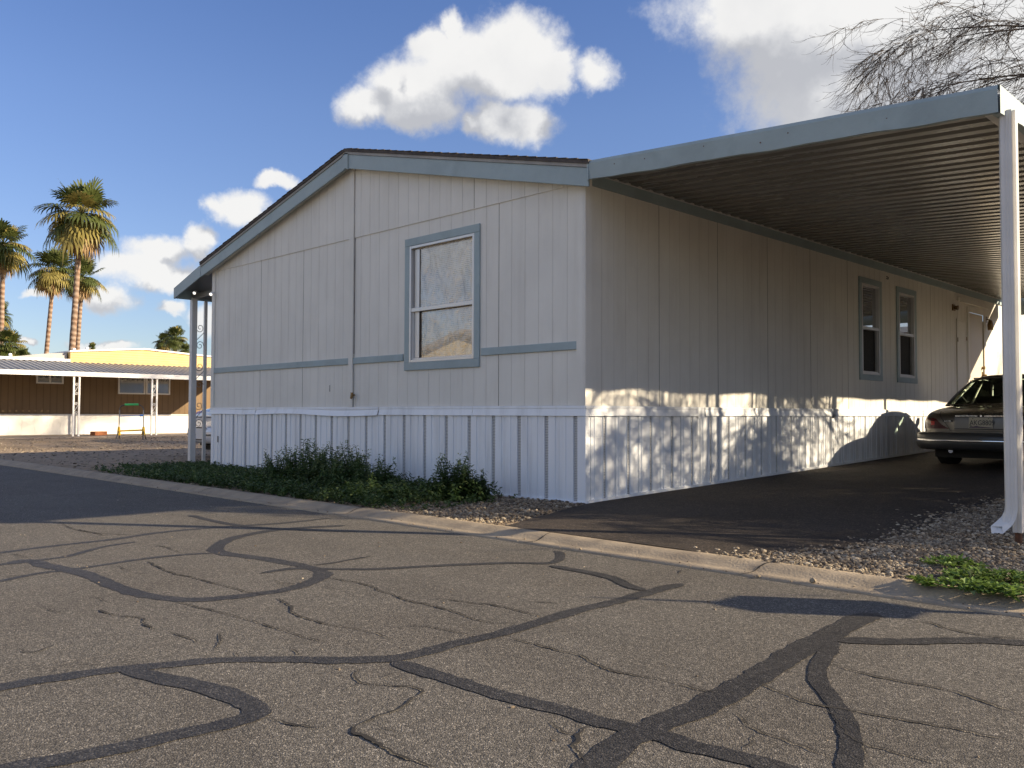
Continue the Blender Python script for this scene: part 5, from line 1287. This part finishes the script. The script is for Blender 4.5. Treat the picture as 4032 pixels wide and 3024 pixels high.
# ---------------------------------------------------------------- bare weeping trees, hedge
def bare_tree(label, base, seed, trunk_h, trunk_r, limb_len, g1, nl, n2, n3, n4, tr=.0055, floor=None, lean=(0, 0), el=(.45, 1.0)):
    root = tag(empty('bare_tree', base), label, 'tree'); tk = MB(); tw = MB(); rt = random.Random(seed)
    def branch(p, d, ln, r, lvl, mb):
        n = 8 if lvl < 2 else 6; pts = [p.copy()]; rr_ = [r]; cur = p.copy(); dd = d.normalized()
        for i in range(n):
            q = (i+1)/n
            g = (.02, g1, -.13, (-.20 if q < .6 else .24))[lvl]
            dd = (dd+Vector((rt.gauss(0, .10), rt.gauss(0, .10), rt.gauss(0, .08)+g))).normalized(); cur = cur+dd*ln/n; pts.append(cur.copy()); rr_.append(r*(1-.72*q) if lvl < 3 else r*(1-.55*q))
        mb.tube(pts, rr_, 8 if lvl == 0 else 5 if lvl == 1 else 3, False)
        return pts
    trunk = branch(Vector((0, 0, -.05)), Vector((lean[0], lean[1], 1)), trunk_h, trunk_r, 0, tk)
    for i in range(nl):
        a = 2*math.pi*i/nl+rt.uniform(-.2, .2); e = rt.uniform(*el)
        l1 = branch(trunk[-1-(i % 2)], Vector((math.cos(a)*math.cos(e), math.sin(a)*math.cos(e), math.sin(e))), limb_len*rt.uniform(.85, 1.15), trunk_r*.28, 1, tk)
        for j in range(n2):
            k = rt.randint(2, 8); a2 = rt.uniform(0, 6.28); od = (l1[k]-l1[k-1]).normalized()
            l2 = branch(l1[k], od*.9+Vector((math.cos(a2), math.sin(a2), rt.uniform(-.2, .5)))*.8, limb_len*rt.uniform(.32, .58), trunk_r*.10*(1.2-k/10), 2, tk)
            for m_ in range(n3):
                k2 = rt.randint(1, 6); a3 = rt.uniform(0, 6.28); od2 = (l2[k2]-l2[k2-1]).normalized()
                l3 = branch(l2[k2], od2*.9+Vector((math.cos(a3), math.sin(a3), rt.uniform(-.5, .3)))*.8, rt.uniform(.8, 1.8), tr, 3, tw)
                for q_ in range(n4):
                    k3 = rt.randint(1, 5); a4 = rt.uniform(0, 6.28); od3 = (l3[k3]-l3[k3-1]).normalized()
                    branch(l3[k3], od3+Vector((math.cos(a4), math.sin(a4), rt.uniform(-.3, .5)))*.7, rt.uniform(.3, .8), tr*.6, 3, tw)
    if floor:
        for mb in (tk, tw):
            for i, p in enumerate(mb.v):
                x, y, z = p[0]+base[0], p[1]+base[1], p[2]
                f_ = floor(x, y)
                if z < f_ and (p[0]**2+p[1]**2) > .25: mb.v[i] = (p[0], p[1], f_+(f_-z)*.12)
    tk.build('trunk', M['twig'], root, smooth=True, recalc=False); tw.build('crown', M['twig'], root, recalc=False)
bare_tree('leafless tree with drooping fine twigs above the carport corner', (4.9, 22.3, 0), 17, 9.9, .17, 6.6, -.105, 20, 10, 18, 5, .009, lambda x, y: 4.6, (-.03, -.03), (.35, 1.0))
bare_tree('leafless tree beside the carport whose twig shadows dapple the skirting', (8.3, 7.3, 0), 6, 2.8, .13, 3.3, -.13, 12, 10, 16, 5, .012, lambda x, y: 3.65 if x < 4.3 else 2.2)
ob = tag(empty('tall_shrub', (6.95, 3.9, 0)), 'tall loose oleander like shrub at the street end of the hedge', 'shrub'); f = MB(); rs = random.Random(12)
for i in range(5200):
    z = rs.uniform(.3, 4.9); ph = rs.uniform(0, 6.28); r = rs.random()**.5*(.55+.45*math.sin(z*.75)); x, y = .55*r*math.cos(ph), 1.15*r*math.sin(ph)
    if rs.random() < .45*(1+math.sin(y*6+z*4.5)): continue
    a = rs.uniform(0, 6.28); leaf(f, Vector((x, y, z)), Vector((math.cos(a), math.sin(a), rs.uniform(-.5, .9))), .17, .035, 0)
f.build('foliage', M['shrub'], ob, recalc=False)
t = MB()
for k in range(6): a = k*1.05; t.tube([(0, 0, -.02), (.15*math.cos(a), .3*math.sin(a), 2.0), (.3*math.cos(a), .7*math.sin(a), 4.2)], [.035, .025, .01], 5)
t.build('stem', M['twig'], ob)
hd = tag(empty('hedge', (6.7, 8, 0)), 'dense leafy hedge shading the driveway on its open side', 'hedge'); f = MB(); rs = random.Random(8)
for i in range(15000):
    y = rs.uniform(2.6, 15.5); x = 6.7+rs.gauss(0, .38); top = 2.45+.28*math.sin(y*1.7)+.18*math.sin(y*4.1+1)-(.7 if y < 3.2 else 0)
    z = top*rs.random()**.7; a = rs.uniform(0, 6.28); leaf(f, Vector((x-6.7, y-8, z)), Vector((math.cos(a), math.sin(a), rs.uniform(-.5, .8))), .16, .045, 0)
f.build('foliage', M['shrub'], hd, recalc=False)
t = MB()
for k in range(12): y = -5+k*1.1; t.tube([(0, y, -.02), (.05, y+.1, 1.2), (-.1, y, 2.1)], [.04, .03, .01], 5)
t.build('stem', M['twig'], hd)
